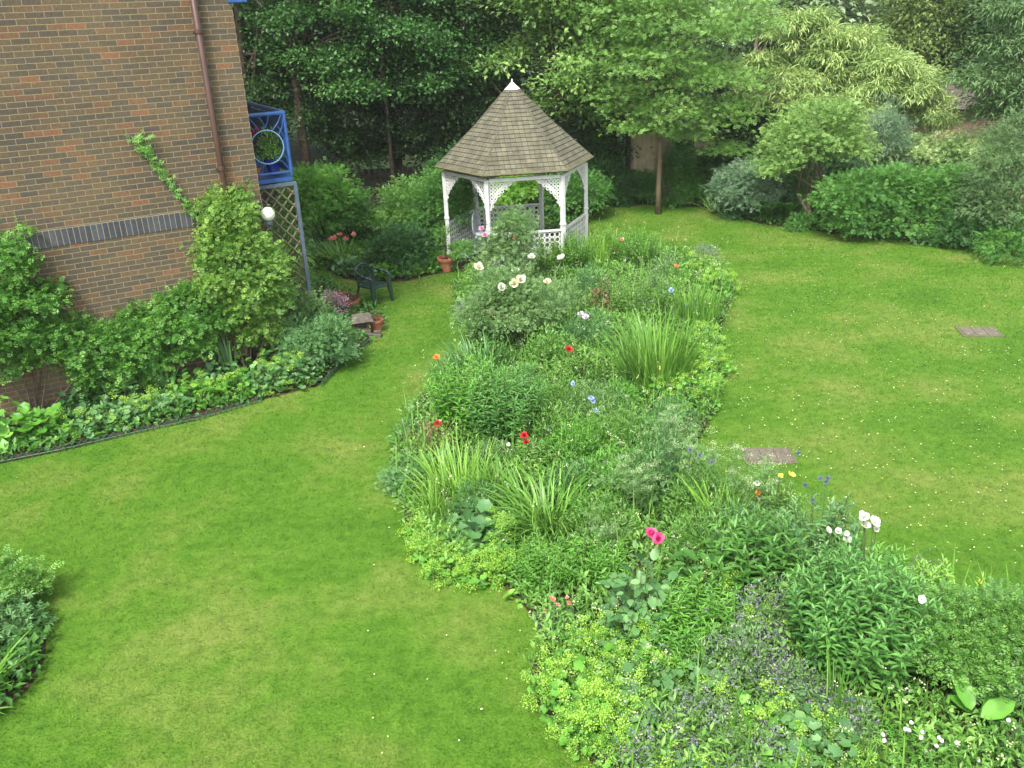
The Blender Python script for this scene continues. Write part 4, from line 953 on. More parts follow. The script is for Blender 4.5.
climber('yellow green climbing shrub mounded against the house corner', [(215, 205, .24, .16), (235, 215, .28, .2), (212, 235, .26, .2), (240, 245, .35, .3), (262, 262, .36, .35), (250, 285, .36, .38), (268, 300, .3, .4), (225, 275, .34, .3), (235, 308, .28, .35), (205, 290, .24, .2), (262, 322, .2, .35), (207, 258, .2, .16), (240, 192, .12, .12), (208, 188, .07, .08), (276, 285, .2, .4), (245, 335, .12, .33), (275, 335, .12, .36)], M_CLIMB2, 520, .085, .11, wbase(245, 350))
# ivy strand up the wall
iv = empty('ivy_strand', wlb(190, 205, .02)*[1, 1, 0], 'single strand of ivy running diagonally up the brickwork left of the drainpipe', 'ivy')
path = np.array([wlb(x, y, .03) for x, y in [(193, 215), (184, 200), (172, 183), (160, 168), (150, 155), (141, 145), (137, 135)]])-np.array(iv.location)
k = 230; t = rng.uniform(0, 1, k)**.9*(len(path)-1.001); i0 = t.astype(int); fr = (t-i0)[:, None]
P = path[i0]*(1-fr)+path[i0+1]*fr+rng.normal(0, .027, (k, 3))*[1, .3, 1]-nb*.02
ex = np.array([wlb(x, y, .03) for x, y in [(146, 146), (150, 140), (133, 136), (144, 134)]])-np.array(iv.location); P[:24] = ex[rng.integers(0, 4, 24)]+rng.normal(0, .03, (24, 3))*[1, .2, 1]-nb*.015
lb = LB(); lb.leaves(T_LOBED, P, unit(rdir(k)*.7+[0, 0, -.7]-nb*.3), unit(-nb*1.2+rdir(k)*.5+[0, 0, .5]), rng.uniform(.05, .09, k), .08, rng.normal(.6, .25, k)); lb.build('leaves', M_IVY, iv)
mb = MB(); mb.tube(path, .008, 5); mb.build('stem', M_BARK, iv)

# ================================================================== HOUSE BED
def mantle(label, px, py, r, h, n=120, fl=26, Lf=.10, loc=None, group='mounds of lady\'s mantle', mat=None):
    b = G(px, py) if loc is None else loc
    root = mound('ladys_mantle', label, b, r, h, mat or M_BLUEGR if False else (mat or M_FRESH), Lf=Lf, n=n, group=group)
    P = domepts(fl, r*1.05, h*1.15, .05, (.75, 1.1)); P += rng.normal(0, .02, P.shape)
    P = np.repeat(P, 2, 0)+rng.normal(0, .04, (len(P)*2, 3)); tuft(root, 'flower_sprays', P, M_CHART, .024, 55, .014); return root
HB = 'lady\'s mantle clumps edging the house bed'
for px, py, r, h, lab in [(95, 436, .26, .3, 'clump of lady\'s mantle next to the big leaved plant by the house'), (130, 427, .3, .34, 'second clump of lady\'s mantle from the big leaved plant'), (165, 419, .3, .36, 'clump of lady\'s mantle below the arched blade by the wall'), (200, 409, .3, .38, 'clump of lady\'s mantle in the middle of the house bed'), (236, 401, .3, .36, 'clump of lady\'s mantle below the tall upright blades'), (268, 394, .3, .38, 'bright clump of lady\'s mantle left of the end one'), (298, 388, .3, .38, 'brightest lady\'s mantle clump at the right end of the house bed'), (60, 441, .2, .25, 'small low clump right against the big leaved plant')]:
    mantle(lab, px, py-5, r, h, group=HB, fl=15, Lf=.085, n=140, mat=M_BLUEGR if (px//3) % 2 else M_FRESH)
HB2 = 'leafy plants at the back of the house bed'
for px, py, r, h, mt, lab in [(75, 418, .3, .35, M_DEEP, 'dark leafy plant under the climber behind the leftmost lady\'s mantle'), (120, 408, .3, .35, M_BLUEGR, 'bluish leafy plant at the wall foot'), (175, 397, .34, .4, M_HEDGE, 'mid green plant at the wall foot below the bare bricks'), (220, 388, .34, .45, M_BLUEGR, 'broad leaved plant behind the middle lady\'s mantle'), (262, 372, .4, .6, M_FRESH, 'light leafy plant under the corner climber'), (290, 372, .35, .5, M_BLUEGR, 'blue green plant at the right end of the wall foot')]:
    mound('leafy_plant', lab, G(px, py-3), r, h, mt, Tm=T_BIG, Lf=.13, n=130, Wf=.08, group=HB2)
# big leaved plant (left)
for px, py, r, h, lab in [(10, 448, .36, .55, 'plant with large rounded dark leaves at the left edge below the wall'), (40, 443, .32, .46, 'plant with large rounded leaves just right of the leftmost one')]:
    mound('elephant_ears', lab, G(px, py-6), r, h, M_FRESH, Tm=t_round(12, .07, .2), Lf=.17, n=80, Wf=.15, upn=.9)
strap('iris_plant', 'arching blue green iris blades by the wall foot left of centre', G(172, 397), 9, .75, .08, .04, M_BLUEGR, lean=(.05, .25), curve=(.1, 1.8))
strap('iris_plant', 'tall upright blue green iris blades in front of the wall by the corner', G(233, 380), 12, .95, .10, .045, M_BLUEGR, lean=(0., .2), curve=(.0, .5))
# shrub mass at the corner: blue grey shrub, pink flowers
shrub('blue_shrub', 'rounded blue grey leafy shrub at the tip of the house bed', G(325, 366), dome(.52, .8), M_BLUEGR, 210, 24, .09, .09, .06)
shrub('pale_shrub', 'pale green shrub between the corner climber and the blue grey shrub', G(300, 352), dome(.5, .95), M_GREYG, 190, 24, .1, .1, .07)
rs = shrub('rose_bush', 'tall thin rose bush with a few pale pink flowers below the trellis', G(295, 325), [(0, 0, .8, .35, .35, .6), (.1, 0, 1.3, .28, .28, .4), (-.15, 0, .5, .4, .4, .4)], M_MIXED, 150, 20, .09, .08, .1, cat='rose')
for c in [(-.1, -.2, 1.5), (.15, -.25, 1.1), (.05, -.3, .75), (-.2, -.25, .85), (.25, -.1, 1.5)]: bloom(rs, c, .035, M_BLUSH, 8)
pk = airy('pink_flowers', 'mass of soft pink flowers left of the armchair', G(336, 318), .3, .5, M_GREYG, 500, .06, .02)
tuft(pk, 'flower_heads', domepts(34, .33, .52, .3), M_PINKF, .035, 26, .03)
pk = airy('pink_flowers', 'small patch of lilac pink flowers at the foot of the trellis', G(322, 338), .16, .4, M_GREYG, 260, .06, .02); tuft(pk, 'flower_heads', domepts(10, .18, .42, .3), M_BLUSH, .03, 20, .025)
airy('pot_plant', 'sparse brownish plant in the small terracotta pot', G(377, 331)+[0, 0, .19], .13, .14, M_BRONZE, 160, .05, .012)
airy('pot_plant', 'reddish trailing plant in the terracotta pot under the pink flowers', G(352, 311)+[0, 0, .19], .2, .14, M_BRONZE, 260, .05, .02)
shrub('pot_plant', 'thin upright plant in the big terracotta pot by the gazebo', G(447, 271)+[0, 0, .26], [(0, 0, .35, .16, .16, .35)], M_MIXED, 26, 14, .06, .07, .06, cat='plant', stems=4, sr=.006)
shrub('pot_plant', 'bushy green plant in the low brown pot by the gazebo', G(464, 270.5)+[0, 0, .2], [(0, 0, .2, .2, .2, .22)], M_FRESH, 34, 16, .06, .08, .07, cat='plant', stems=3, sr=.006)
pk = shrub('pot_plant', 'plant with pale leaves in the black pot at the railing', G(476, 268)+[0, 0, .3], [(0, 0, .14, .17, .17, .14)], M_SILVER, 26, 16, .05, .07, .06, cat='plant', stems=3, sr=.006)
bp = W(.42, .62, bz0)+[0, 0, .23]; pk = airy('balcony_plant', 'lime green balcony plant with red flowers in the blue glazed pot', bp, .22, .42, M_LIME, 420, .08, .02)
for c in [(-.2, -.08, .42), (-.14, -.1, .47), (-.24, -.05, .36)]: bloom(pk, c, .045, M_RED, 8)
# plants of the border behind the chair
pp = strap('red_poppy_plant', 'strap leaved plant with red orange flowers between trellis and armchair', G(345, 268), 90, .75, .25, .025, M_STRAP); 
for c in [(-.1, -.2, .72), (.02, -.2, .78), (.12, -.15, .68), (-.2, -.1, .66), (.3, -.1, .74)]: bloom(pp, c, .07, M_SALMON, 9)
mound('leafy_plant', 'broad leaved light plant in front of the dark bush behind the armchair', G(372, 268), .35, .5, M_BRIGHT, Tm=T_BIG, Lf=.14, n=120, Wf=.08)
mound('leafy_plant', 'blue green leafy plant left of the armchair', G(352, 267), .3, .45, M_BLUEGR, Tm=T_BIG, Lf=.14, n=110, Wf=.08)
strap('grassy_clump', 'fine upright grassy clump near the trellis post', G(325, 262), 140, .7, .22, .014, M_STRAPD)
# right border extras
def fern(label, px, py, n, L, mat=M_FRESH):
    root = empty('fern', G(px, py), label, 'fern'); lb = LB()
    for i in range(n):
        a = 2*PI*i/n+rng.normal(0, .2); k = 18; t = np.linspace(.08, 1, k); th = .35+1.1*t**1.5; u = np.cumsum(np.sin(th))*L/k; z = np.cumsum(np.cos(th))*L/k
        P = np.stack([u*math.cos(a), u*math.sin(a), z], 1); w_ = .16*np.sin(PI*np.clip(t*.92+.06, 0, 1))+.02
        for s in (-1, 1):
            D = np.stack([-s*np.sin(a)*np.ones(k)+.4*np.cos(a), s*np.cos(a)*np.ones(k)+.4*np.sin(a), -.1*np.ones(k)], 1)
            lb.leaves(T_SIMPLE, P, D, np.array([0, 0, 1.])+np.zeros((k, 3)), w_, .045, rng.normal(.5, .2, k))
        lb.sticks(P[:-1], P[1:], .004, .4)
    lb.build('fronds', mat, root); return root
fern('large fern at the lawn edge right of the silver shrub', 782, 222, 18, .95, M_HEDGE)
fern('second fern beside the round tree', 768, 222, 13, .8, M_HEDGE)
fern('fern in front of the shrub at the far right edge', 985, 250, 13, .75)
r_ = strap('spiky_plant', 'cream striped spiky leaved plant in the shade left of the silver shrub', G(712, 212), 26, .8, .06, .05, M_CREAM if False else M_VARIEG, lean=(.3, 1.1), curve=(.3, .9))
EB = 'low plants along the far right lawn edge'
for i, (px, py) in enumerate([(620, 207), (675, 208), (735, 219), (800, 231), (850, 236), (880, 240), (925, 245), (945, 247), (1000, 252)]):
    where = ['below the dark shrub right of the gazebo', 'right of the slender tree trunk', 'at the foot of the silver shrub', 'in front of the round tree', 'at the left foot of the hedge', 'under the hedge left of its middle', 'under the right half of the hedge', 'where the hedge ends', 'at the far right of the lawn edge'][i]
    shrub('edging_plant', 'low ground hugging plant '+where, G(px, py-2), dome(.35, .28, 4), [M_DEEP, M_HEDGE, M_BLUEGR, M_HEDGE][i % 4], 40, 16, .07, .08, .09, stems=0, cat='plant', group=EB)

# ================================================================== CORNER BED bottom left
mound('leafy_plant', 'dense blue green lobed leaf plant in the bottom left corner bed', G(-2, 642), .42, .42, M_BLUEGR, Tm=T_LOBED, Lf=.09, n=480, Wf=.11)
strap('strap_plant', 'glossy green strap leaves reaching out of the bottom left corner', G(-30, 705), 60, .6, .15, .04, M_STRAP, lean=(.5, 1.2), curve=(.2, .9))
shrub('thin_shrub', 'thin shrub with small dark leaves above the corner bed', G(-2, 610), [(0, 0, .25, .35, .3, .22), (.3, .12, .22, .2, .18, .14), (-.3, 0, .3, .3, .3, .25)], M_MIXED, 95, 20, .06, .07, .09)
airy('small_herb', 'small tufty herb at the top of the corner bed', G(0, 580), .2, .12, M_GREYG, 300, .04, .012)

# ================================================================== ISLAND BED
# ground cover under everything
poly = smoothpoly(island, 2); pc = np.array([0., 0, 0]); mn, mx_ = poly.min(0), poly.max(0)
n = 150000; P = np.stack([rng.uniform(mn[0], mx_[0], n), rng.uniform(mn[1], mx_[1], n), np.zeros(n)], 1)
P = P[inpoly(P, poly)]; P[:, :2] += rng.normal(0, .045, (len(P), 2)); n = len(P)
nse = np.sin(P[:, 0]*3.1+1.3)*np.sin(P[:, 1]*2.3)+.5*np.sin(P[:, 0]*7+P[:, 1]*5)
P[:, 2] = rng.uniform(.01, .2, n)*(1+.5*nse)
lb = LB(); lb.leaves(T_SIMPLE, P, unit(rdir(n)+[0, 0, .5]), unit(rdir(n)*.5+[0, 0, 1]), rng.uniform(.04, .10, n), rng.uniform(.014, .04, n), .45+.2*nse+rng.normal(0, .15, n))
o = lb.build('ground_cover', M_MIXED); tag(o, 'mixed low leaves covering the soil of the island flower bed', 'ground cover', kind='stuff')

def at(px, py): return G(px, py)
IB = None
for nm, pl, lab in (('house bed', bedA, 'low dark leaves covering the soil of the bed along the house'), ('border', bedB, 'low shaded leaves covering the soil of the back border'), ('corner', bedD, 'low leaves covering the soil of the bottom left bed')):
    pl = np.array([q_[:2] for q_ in pl]); a_, b_ = pl.min(0), pl.max(0); b_ = np.minimum(b_, [14, 27]); a_ = np.maximum(a_, [-14, 2]); k_ = int((1300 if nm == 'corner' else 420)*(b_-a_).prod())
    Q = np.stack([rng.uniform(a_[0], b_[0], k_), rng.uniform(a_[1], b_[1], k_), rng.uniform(.01, .16, k_)], 1); Q = Q[inpoly(Q, pl)]; Q[:, :2] += rng.normal(0, .03, (len(Q), 2)); k_ = len(Q)
    lb = LB(); lb.leaves(T_SIMPLE, Q, unit(rdir(k_)+[0, 0, .4]), unit(rdir(k_)*.5+[0, 0, 1]), rng.uniform(.06, .13, k_), rng.uniform(.03, .07, k_), rng.normal(.45, .2, k_))
    o = lb.build('ground_cover', M_HEDGE); tag(o, lab, 'ground cover', kind='stuff')
# thin flowering stems and seed heads rising everywhere through the bed
n = 3800; P = np.stack([rng.uniform(mn[0], mx_[0], n), rng.uniform(mn[1], mx_[1], n), np.zeros(n)], 1); P = P[inpoly(P, poly)]; n = len(P)
lb = LB(); lb.blades(P, rng.uniform(0, 6.3, n), rng.uniform(.25, .62, n), rng.uniform(0, .45, n), rng.uniform(0, .7, n), rng.uniform(.006, .02, n), rng.uniform(0, 1, n), seg=4)
o = lb.build('grassy_stems', M_STRAP); tag(o, 'thin grassy blades and stems rising through the whole island bed', 'ground cover', kind='stuff')
Q = P[rng.choice(n, 900, replace=False)]+np.stack([rng.normal(0, .1, 900), rng.normal(0, .1, 900), rng.uniform(.35, .8, 900)], 1); ci = np.repeat(np.arange(900), 7)
lb = LB(); lb.leaves(T_SIMPLE, Q[ci]+rng.normal(0, .014, (len(ci), 3)), rdir(len(ci)), unit(rdir(len(ci))+[0, 0, 1]), .016, .014, rng.uniform(0, 1, 900)[ci]); o = lb.build('tiny_flowers', L_('tiny_flowers_mix', (.22, .20, .28), (.34, .42, .20), (.50, .52, .42))); tag(o, 'tiny pale flower heads speckled through the island bed', 'small flowers', kind='stuff')
# --- far end (near the gazebo)
r_ = shrub('rose_bush', 'tall shrub rose right in front of the gazebo with a pink bloom', at(514, 292), [(0, 0, .9, .42, .4, .5), (.1, 0, 1.25, .3, .3, .35), (-.2, 0, .6, .45, .4, .4)], M_GREYG, 200, 22, .09, .08, .09, cat='rose')
for c in [(-.55, -.1, 1.28), (-.5, -.15, 1.18)]: bloom(r_, c, .07, M_PINKF, 12, stem=(0, 0, .6))
bloom(r_, (.05, -.3, 1.12), .05, M_SALMON, 9)
r_ = shrub('rose_bush', 'shrub rose with cream white blooms at the far left of the flower bed', at(512, 345), [(0, 0, .6, .6, .5, .45), (-.4, 0, .5, .4, .35, .4), (.4, .1, .6, .45, .4, .4), (.1, .1, .95, .28, .28, .28), (-.25, .2, .9, .22, .2, .25)], M_GREYG, 300, 22, .11, .08, .08, cat='rose')
def bloom_at(root, px, py, Y, r, mat, n=12, **k):
    c = AY(px, py, Y)-np.array(root.location); st = k.pop('stem', None)
    return bloom(root, c, r, mat, n, stem=(c[0]*.6, c[1]*.6, c[2]*.45) if st else None, **k)
y0 = float(r_.location[1])
for px, py, s, mt in [(514, 284, .085, M_CREAM), (520, 280, .085, M_CREAM), (501, 288, .08, M_WHITEF), (547, 283, .075, M_CREAM), (491, 314, .08, M_CREAM), (516, 272, .07, M_WHITEF), (478, 268, .09, M_CREAM), (531, 258, .07, M_WHITEF), (562, 259, .08, M_WHITEF)]:
    bloom_at(r_, px, py, y0-.25 if py > 275 else y0+.5, s, mt, 16, stem=True)
LF = 'leafy herbs of the far end of the island bed'
for px, py, r, h, mt, kind, lab in [
  (478, 292, .36, .5, M_BRIGHT, 'a', 'pale yellow green clump at the far left tip of the flower bed'),
  (474, 318, .40, .34, M_GREYG, 'n', 'mauve grey catmint spilling over the left edge below the cream roses'),
  (492, 340, .36, .34, M_GREYG, 'n', 'mauve grey catmint just below the cream roses'),
  (545, 272, .4, .75, M_MIXED, 'u', 'loose green herb in front of the gazebo railing'),
  (575, 270, .42, .85, M_FRESH, 'u', 'fresh green upright herb below the right gazebo post'),
  (606, 262, .4, .75, M_BRIGHT, 'u', 'bright light green herb at the far middle of the flower bed'),
  (640, 268, .42, .85, M_FRESH, 'u', 'bushy light green plant at the far top of the flower bed'),
  (590, 300, .42, .7, M_BLUEGR, 'a', 'grey green feathery plant behind the dark tinted one'),
  (605, 312, .35, .55, M_MIXED, 'd', 'plant with dark purple tinted leaves near the far middle'),
  (640, 318, .5, .8, M_MIXED, 'u', 'rounded bushy light plant above the great iris clump'),
  (668, 285, .42, .55, M_GREYG, 'a', 'airy grey green plant near the orange poppy'),
  (562, 318, .42, .7, M_GREYG, 'a', 'airy pale plant right of the cream roses'),
  (585, 350, .5, .75, M_BLUEGR, 'a', 'rounded grey green plant with a lilac bloom left of the iris clump'),
  (548, 365, .42, .6, M_MIXED, 'a', 'loose leafy plant around the bright red poppy'),
  (704, 268, .35, .5, M_GREYG, 'n', 'hazy mauve grass like herb at the far right corner'),
  (655, 300, .3, .5, M_GREYG, 'a', 'small hazy plant left of the blue irises'),
  ]:
    b = at(px, py)
    if kind == 'u':
        upright('leafy_herb', lab, b, r, h, 60, mt, Lf=.085, Wf=.026, per=24, group=LF)
    elif kind == 'd': mound('leafy_herb', lab, b, r, h, M_BRONZE, Tm=T_LEAF, Lf=.09, n=260, Wf=.04, group=LF, petiole=False); airy('leafy_herb', 'thin light stems rising through the dark tinted plant', b+[0, .2, 0], r, h+.1, mt, 500, .06, .015, group=LF)
    else:
        q = airy('leafy_herb', lab, b, r, h, mt, 1900 if kind == 'a' else 1100, .07 if kind == 'a' else .045, .022 if kind == 'a' else .014, group=LF)
        if kind == 'n': tuft(q, 'flower_spikes', domepts(60, r, h*1.1, .1), M_LILAC, .03, 14, .02)
        if 'lilac bloom' in lab:
            for c in [(-.1, -.35, .72), (-.02, -.38, .68)]: bloom(q, c, .06, M_BLUSH, 10)
strap('iris_clump', 'upright yellow green blades at the far right of the flower bed by the blue irises', at(700, 328), 110, .8, .28, .03, M_STRAP, lean=(0, .3), curve=(0, .5))
q = strap('iris_clump', 'iris blades with a few pale blue flowers at the right edge', at(688, 322), 60, .7, .2, .028, M_STRAP, lean=(0, .3), curve=(0, .5))
for px, py in [(686, 308), (695, 304), (690, 314), (671, 291), (697, 299)]: bloom_at(q, px, py, float(q.location[1])-.05, .055, M_BLUEF, 7, stem=True)
q = upright('poppy_plant', 'orange poppy plant near the far right corner of the flower bed', at(680, 290), .25, .5, 16, M_FRESH)[0]; bloom_at(q, 676, 267, float(q.location[1])-.05, .065, M_ORANGE, 9, stem=True)
bloom_at(q, 622, 240, float(q.location[1])+1.2, .05, M_SALMON, 8, stem=True)
strap('iris_clump', 'great clump of tall bright green sword leaves in the middle of the flower bed', at(656, 390), 330, 1.1, .40, .034, M_STRAP, lean=(0, .5), curve=(.05, .95), seg=7)
strap('iris_clump', 'fan of light blades at the far top of the flower bed', at(600, 268), 90, .75, .22, .022, M_LIME, lean=(0, .35), curve=(.0, .6))
IM = 'lady\'s mantle mounds around the island bed'
for px, py, r, h, lab in [(716, 292, .38, .42, 'lady\'s mantle at the far right corner of the flower bed'), (698, 275, .32, .38, 'lady\'s mantle behind the one at the far right corner'), (705, 345, .28, .3, 'lady\'s mantle at the right edge just below the blue irises'), (706, 372, .34, .34, 'lady\'s mantle spilling over the right edge beside the great iris clump'), (690, 405, .38, .38, 'bright yellow lady\'s mantle below the great iris clump'), (700, 388, .3, .36, 'upper neighbour of the bright lady\'s mantle on the right edge'), (664, 402, .26, .32, 'lady\'s mantle in front of the great iris clump')]:
    mantle(lab, px, py, r, h, group=IM, fl=30, Lf=.07, n=150)
q = mound('leafy_plant', 'dark broad leaved plant with yellow flowers below the great iris clump', at(648, 388), .32, .4, M_DEEP, Tm=T_BIG, Lf=.13, n=90, Wf=.08)
for px, py in [(658, 368), (646, 377), (662, 371)]: bloom_at(q, px, py, float(q.location[1])-.2, .045, M_YEL, 8)
# --- left shoulder
q = strap('daylily_clump', 'dark arching strap leaves at the left shoulder of the flower bed', at(478, 376), 210, .62, .42, .026, M_STRAPD, lean=(.05, .6), curve=(.4, 1.4))
q = strap('daylily_clump', 'smaller dark strap clump with one orange flower at the left edge', at(452, 392), 110, .52, .25, .024, M_STRAPD, lean=(.05, .6), curve=(.3, 1.3))
bloom_at(q, 437, 358, float(q.location[1])+.0, .06, M_ORANGE, 8, stem=True)
upright('leafy_bush', 'big pale leafy bush of many upright stems on the left of the flower bed', at(470, 430), .52, 1.05, 80, M_FRESH, Lf=.125, Wf=.032, per=26)
upright('leafy_bush', 'rounded darker leafy bush right of the pale one', at(508, 442), .46, 1.08, 80, M_PHLOX, Lf=.13, Wf=.028, per=28)
q = airy('poppy_plant', 'loose plant with a crimson flower at the left edge below the strap leaves', at(437, 446), .3, .3, M_BRONZE, 500, .06, .012); bloom_at(q, 438, 424, float(q.location[1])+.0, .055, M_RED, 9, stem=True)
airy('small_herb', 'small pale herb at the left edge beside the crimson flower', at(412, 442), .26, .28, M_BLUEGR, 520, .06, .025)
strap('grassy_clump', 'thin straw tinted grass by the left edge', at(432, 455), 130, .42, .22, .008, M_STRAW, lean=(.0, .6), curve=(.1, .8))
mound('rue_mound', 'blue green finely lobed mound on the left bulge of the flower bed', at(408, 482), .36, .3, M_BLUEGR, Tm=T_LOBED, Lf=.055, n=900, Wf=.06, petiole=False)
strap('grass_clump', 'lime yellow green blades behind the blue green mound', at(462, 502), 230, .68, .34, .018, M_LIME, lean=(0, .6), curve=(.4, 1.5))
strap('grass_clump', 'lime blades right against the left edge below the blue green mound', at(438, 520), 90, .45, .22, .014, M_LIME, lean=(0, .6), curve=(.1, .9))
strap('daylily_clump', 'wide daylily clump with arching bright leaves in the middle of the flower bed', at(548, 530), 260, .74, .34, .022, M_STRAP, lean=(.1, .8), curve=(.9, 2.0))
strap('daylily_clump', 'daylily leaves left of the wide daylily clump', at(505, 505), 120, .6, .25, .02, M_STRAP, lean=(.0, .6), curve=(.5, 1.5))
q = upright('poppy_plant', 'plant with two big crimson poppies in the left middle', at(528, 470), .24, .4, 20, M_MIXED)[0]
bloom_at(q, 524, 436, float(q.location[1])+.05, .06, M_RED, 10, stem=True); bloom_at(q, 527, 443, float(q.location[1])-.02, .05, M_RED, 10, stem=True)
bloom_at(q, 508, 444, float(q.location[1])-.02, .03, M_WHITEF, 8, stem=True)
q = upright('poppy_plant', 'plant with one bright red poppy in the far middle', at(568, 382), .2, .5, 16, M_MIXED)[0]; bloom_at(q, 568, 350, float(q.location[1])-.02, .07, M_RED, 10, stem=True)
MM = 'fine leaved herbs of the middle of the island bed'
for px, py, r, h, mt, lab in [
  (562, 415, .5, .55, M_MIXED, 'tangled thin leaved herb below the red poppy'),
  (598, 425, .45, .55, M_GREYG, 'tangled herb around the pale blue flowers'),
  (545, 445, .42, .5, M_MIXED, 'loose herb right of the crimson poppies'),
  (580, 460, .45, .5, M_FRESH, 'thin green herb in the centre of the flower bed'),
  (625, 455, .5, .7, M_MIXED, 'tall airy grey green herb right of centre'),
  (660, 440, .45, .6, M_BLUEGR, 'airy blue green herb left of the inspection cover'),
  (615, 500, .45, .6, M_FRESH, 'pale airy herb beneath the centre of the bed'),
  (660, 500, .48, .8, M_BLUEGR, 'dense feathery herb left of the white umbels'),
  (575, 500, .38, .45, M_BLUEGR, 'low blue green herb above the wide daylily'),
  (700, 520, .45, .7, M_MIXED, 'feathery herb among the white umbels'),
  (600, 545, .42, .5, M_MIXED, 'leafy herb right of the wide daylily'),
  (640, 390, .34, .4, M_MIXED, 'small tangled herb left of the bright lady\'s mantle'),
  (620, 410, .34, .5, M_FRESH, 'light green herb by the pale blue flowers'),
  (495, 470, .34, .34, M_GREYG, 'dusty grey leaved herb below the darker leafy bush'),
  (480, 522, .3, .34, M_BLUEGR, 'dusty blue leaved herb below the lime blades'),
  (740, 560, .45, .6, M_BLUEGR, 'dim blue green herb behind the big leafy bush'),
  (700, 565, .4, .5, M_MIXED, 'leafy tangle right of the pink peony'),
  ]:
    airy('fine_herb', lab, at(px, py), r, h, mt, 2300, .065, .014, group=MM)
q = airy('cornflower_plant', 'thin plant carrying pale blue flowers in the middle', at(594, 440), .25, .35, M_MIXED, 300, .06, .012)
for px, py in [(591, 398), (593, 401), (595, 411), (598, 413), (546, 428), (549, 431), (573, 384)]: bloom_at(q, px, py, float(q.location[1])-.05, .04, M_BLUEF, 8)
M_UMB = L_('umbel_flowers', (.26, .34, .20), (.38, .44, .30), (.48, .50, .40))
def umbels(label, px, py, r, h, n, mat=M_UMB, s=.009):
    root = empty('umbel_plant', at(px, py), label, 'plant', 'airy plants with white umbels'); lb = LB()
    a = rng.uniform(0, 2*PI, n); rr = r*np.sqrt(rng.uniform(0, 1, n)); top = np.stack([rr*np.cos(a), rr*np.sin(a), h*rng.uniform(.65, 1.1, n)], 1)
    lb.sticks(top*[.4, .4, 0], top, .004, .5); airyP = top*rng.uniform(.3, .95, (n, 1)); airyP = np.repeat(airyP, 14, 0)+rng.normal(0, .06, (n*14, 3)); airyP[:, 2] = abs(airyP[:, 2])
    lb.leaves(T_PINN, airyP, rdir(len(airyP), -.1), unit(rdir(len(airyP))*.5+[0, 0, 1]), .10, .10, rng.normal(.5, .2, len(airyP))); lb.build('foliage', M_GREYG, root)
    k = 34; ci = np.repeat(np.arange(n), k); off = rng.normal(0, 1, (n*k, 3))*[.026, .026, .006]
    l2 = LB(); l2.leaves(T_SIMPLE, top[ci]+off, rdir(n*k)*[1, 1, .2], np.array([0, 0, 1.])+.3*rdir(n*k), s, s, rng.uniform(0, 1, n*k)); o = l2.build('umbels', mat, root); o['kind'] = 'stuff'
    return root
umbels('white umbel plant below the bright lady\'s mantle', 662, 478, .35, .85, 20)
umbels('white umbel plant in the centre right of the bed', 632, 520, .35, .75, 18)
umbels('white umbel plant next to the inspection cover', 705, 505, .4, .8, 22)
umbels('white umbel plant nearest the blue thistles', 745, 530, .35, .85, 18)
umbels('tall dim umbel plant left of the pink peony', 600, 560, .3, .6, 12, M_GREYG)
# --- front left: mantle ring and big leaves
mound('leafy_plant', 'plant with big scalloped blue green leaves inside the yellow fringe at left', at(470, 540), .42, .38, M_BLUEGR, Tm=t_round(12, .1, .15), Lf=.15, n=130, Wf=.15)
for px, py, r, h, lab in [(432, 556, .2, .22, 'lady\'s mantle on the left bulge above the fringe'), (450, 574, .22, .2, 'lady\'s mantle at the left lower fringe'), (480, 578, .24, .22, 'middle lady\'s mantle of the left fringe'), (500, 574, .2, .2, 'right lady\'s mantle of the left fringe'), (500, 545, .24, .28, 'lady\'s mantle right of the big scalloped leaves'), (425, 535, .16, .2, 'small lady\'s mantle at the tip of the left bulge')]:
    mantle(lab, px, py, r, h, group=IM, fl=30, Lf=.06, n=110)
upright('leafy_herb', 'bright soft leafed herb above the bare soil of the left edge', at(545, 580), .38, .38, 60, M_FRESH, Lf=.08, Wf=.016, per=24)
upright('leafy_herb', 'fresh low herb between the wide daylily and the pink peony', at(590, 580), .38, .42, 60, M_FRESH, Lf=.08, Wf=.018, per=24)
mound('leafy_plant', 'small rounded leaf plant at the bare soil patch', at(524, 598), .16, .14, M_BRIGHT, Tm=T_BIG, Lf=.09, n=40, Wf=.06)
q = mound('peony_plant', 'blue green peony with one large hot pink flower', at(640, 632), .34, .75, M_BLUEGR, Tm=T_BIG, Lf=.10, n=260, Wf=.07, upn=1.0)
bloom_at(q, 650, 535, float(q.location[1])+.02, .068, M_HOT, 22, stem=True, layers=3); bloom_at(q, 658, 539, float(q.location[1])-.06, .06, M_HOT, 20, layers=3)
q = airy('pink_dianthus', 'low grey tuft with coral flowers at the left edge near the front', at(560, 628), .2, .2, M_SILVER, 700, .06, .006, vert=.8)
for px, py in [(545, 611), (551, 598), (553, 600), (567, 598), (569, 603), (553, 625), (558, 605)]: bloom_at(q, px, py, float(q.location[1])-.06, .022, M_SALMON, 7)
upright('leafy_herb', 'deep fresh green leafy stems right of the peony', at(690, 640), .38, .55, 60, M_FRESH, Lf=.10, Wf=.022, per=26)
upright('leafy_herb', 'shorter leafy stems in the shade below the peony', at(665, 665), .3, .35, 44, M_FRESH, Lf=.08, Wf=.018, per=22)
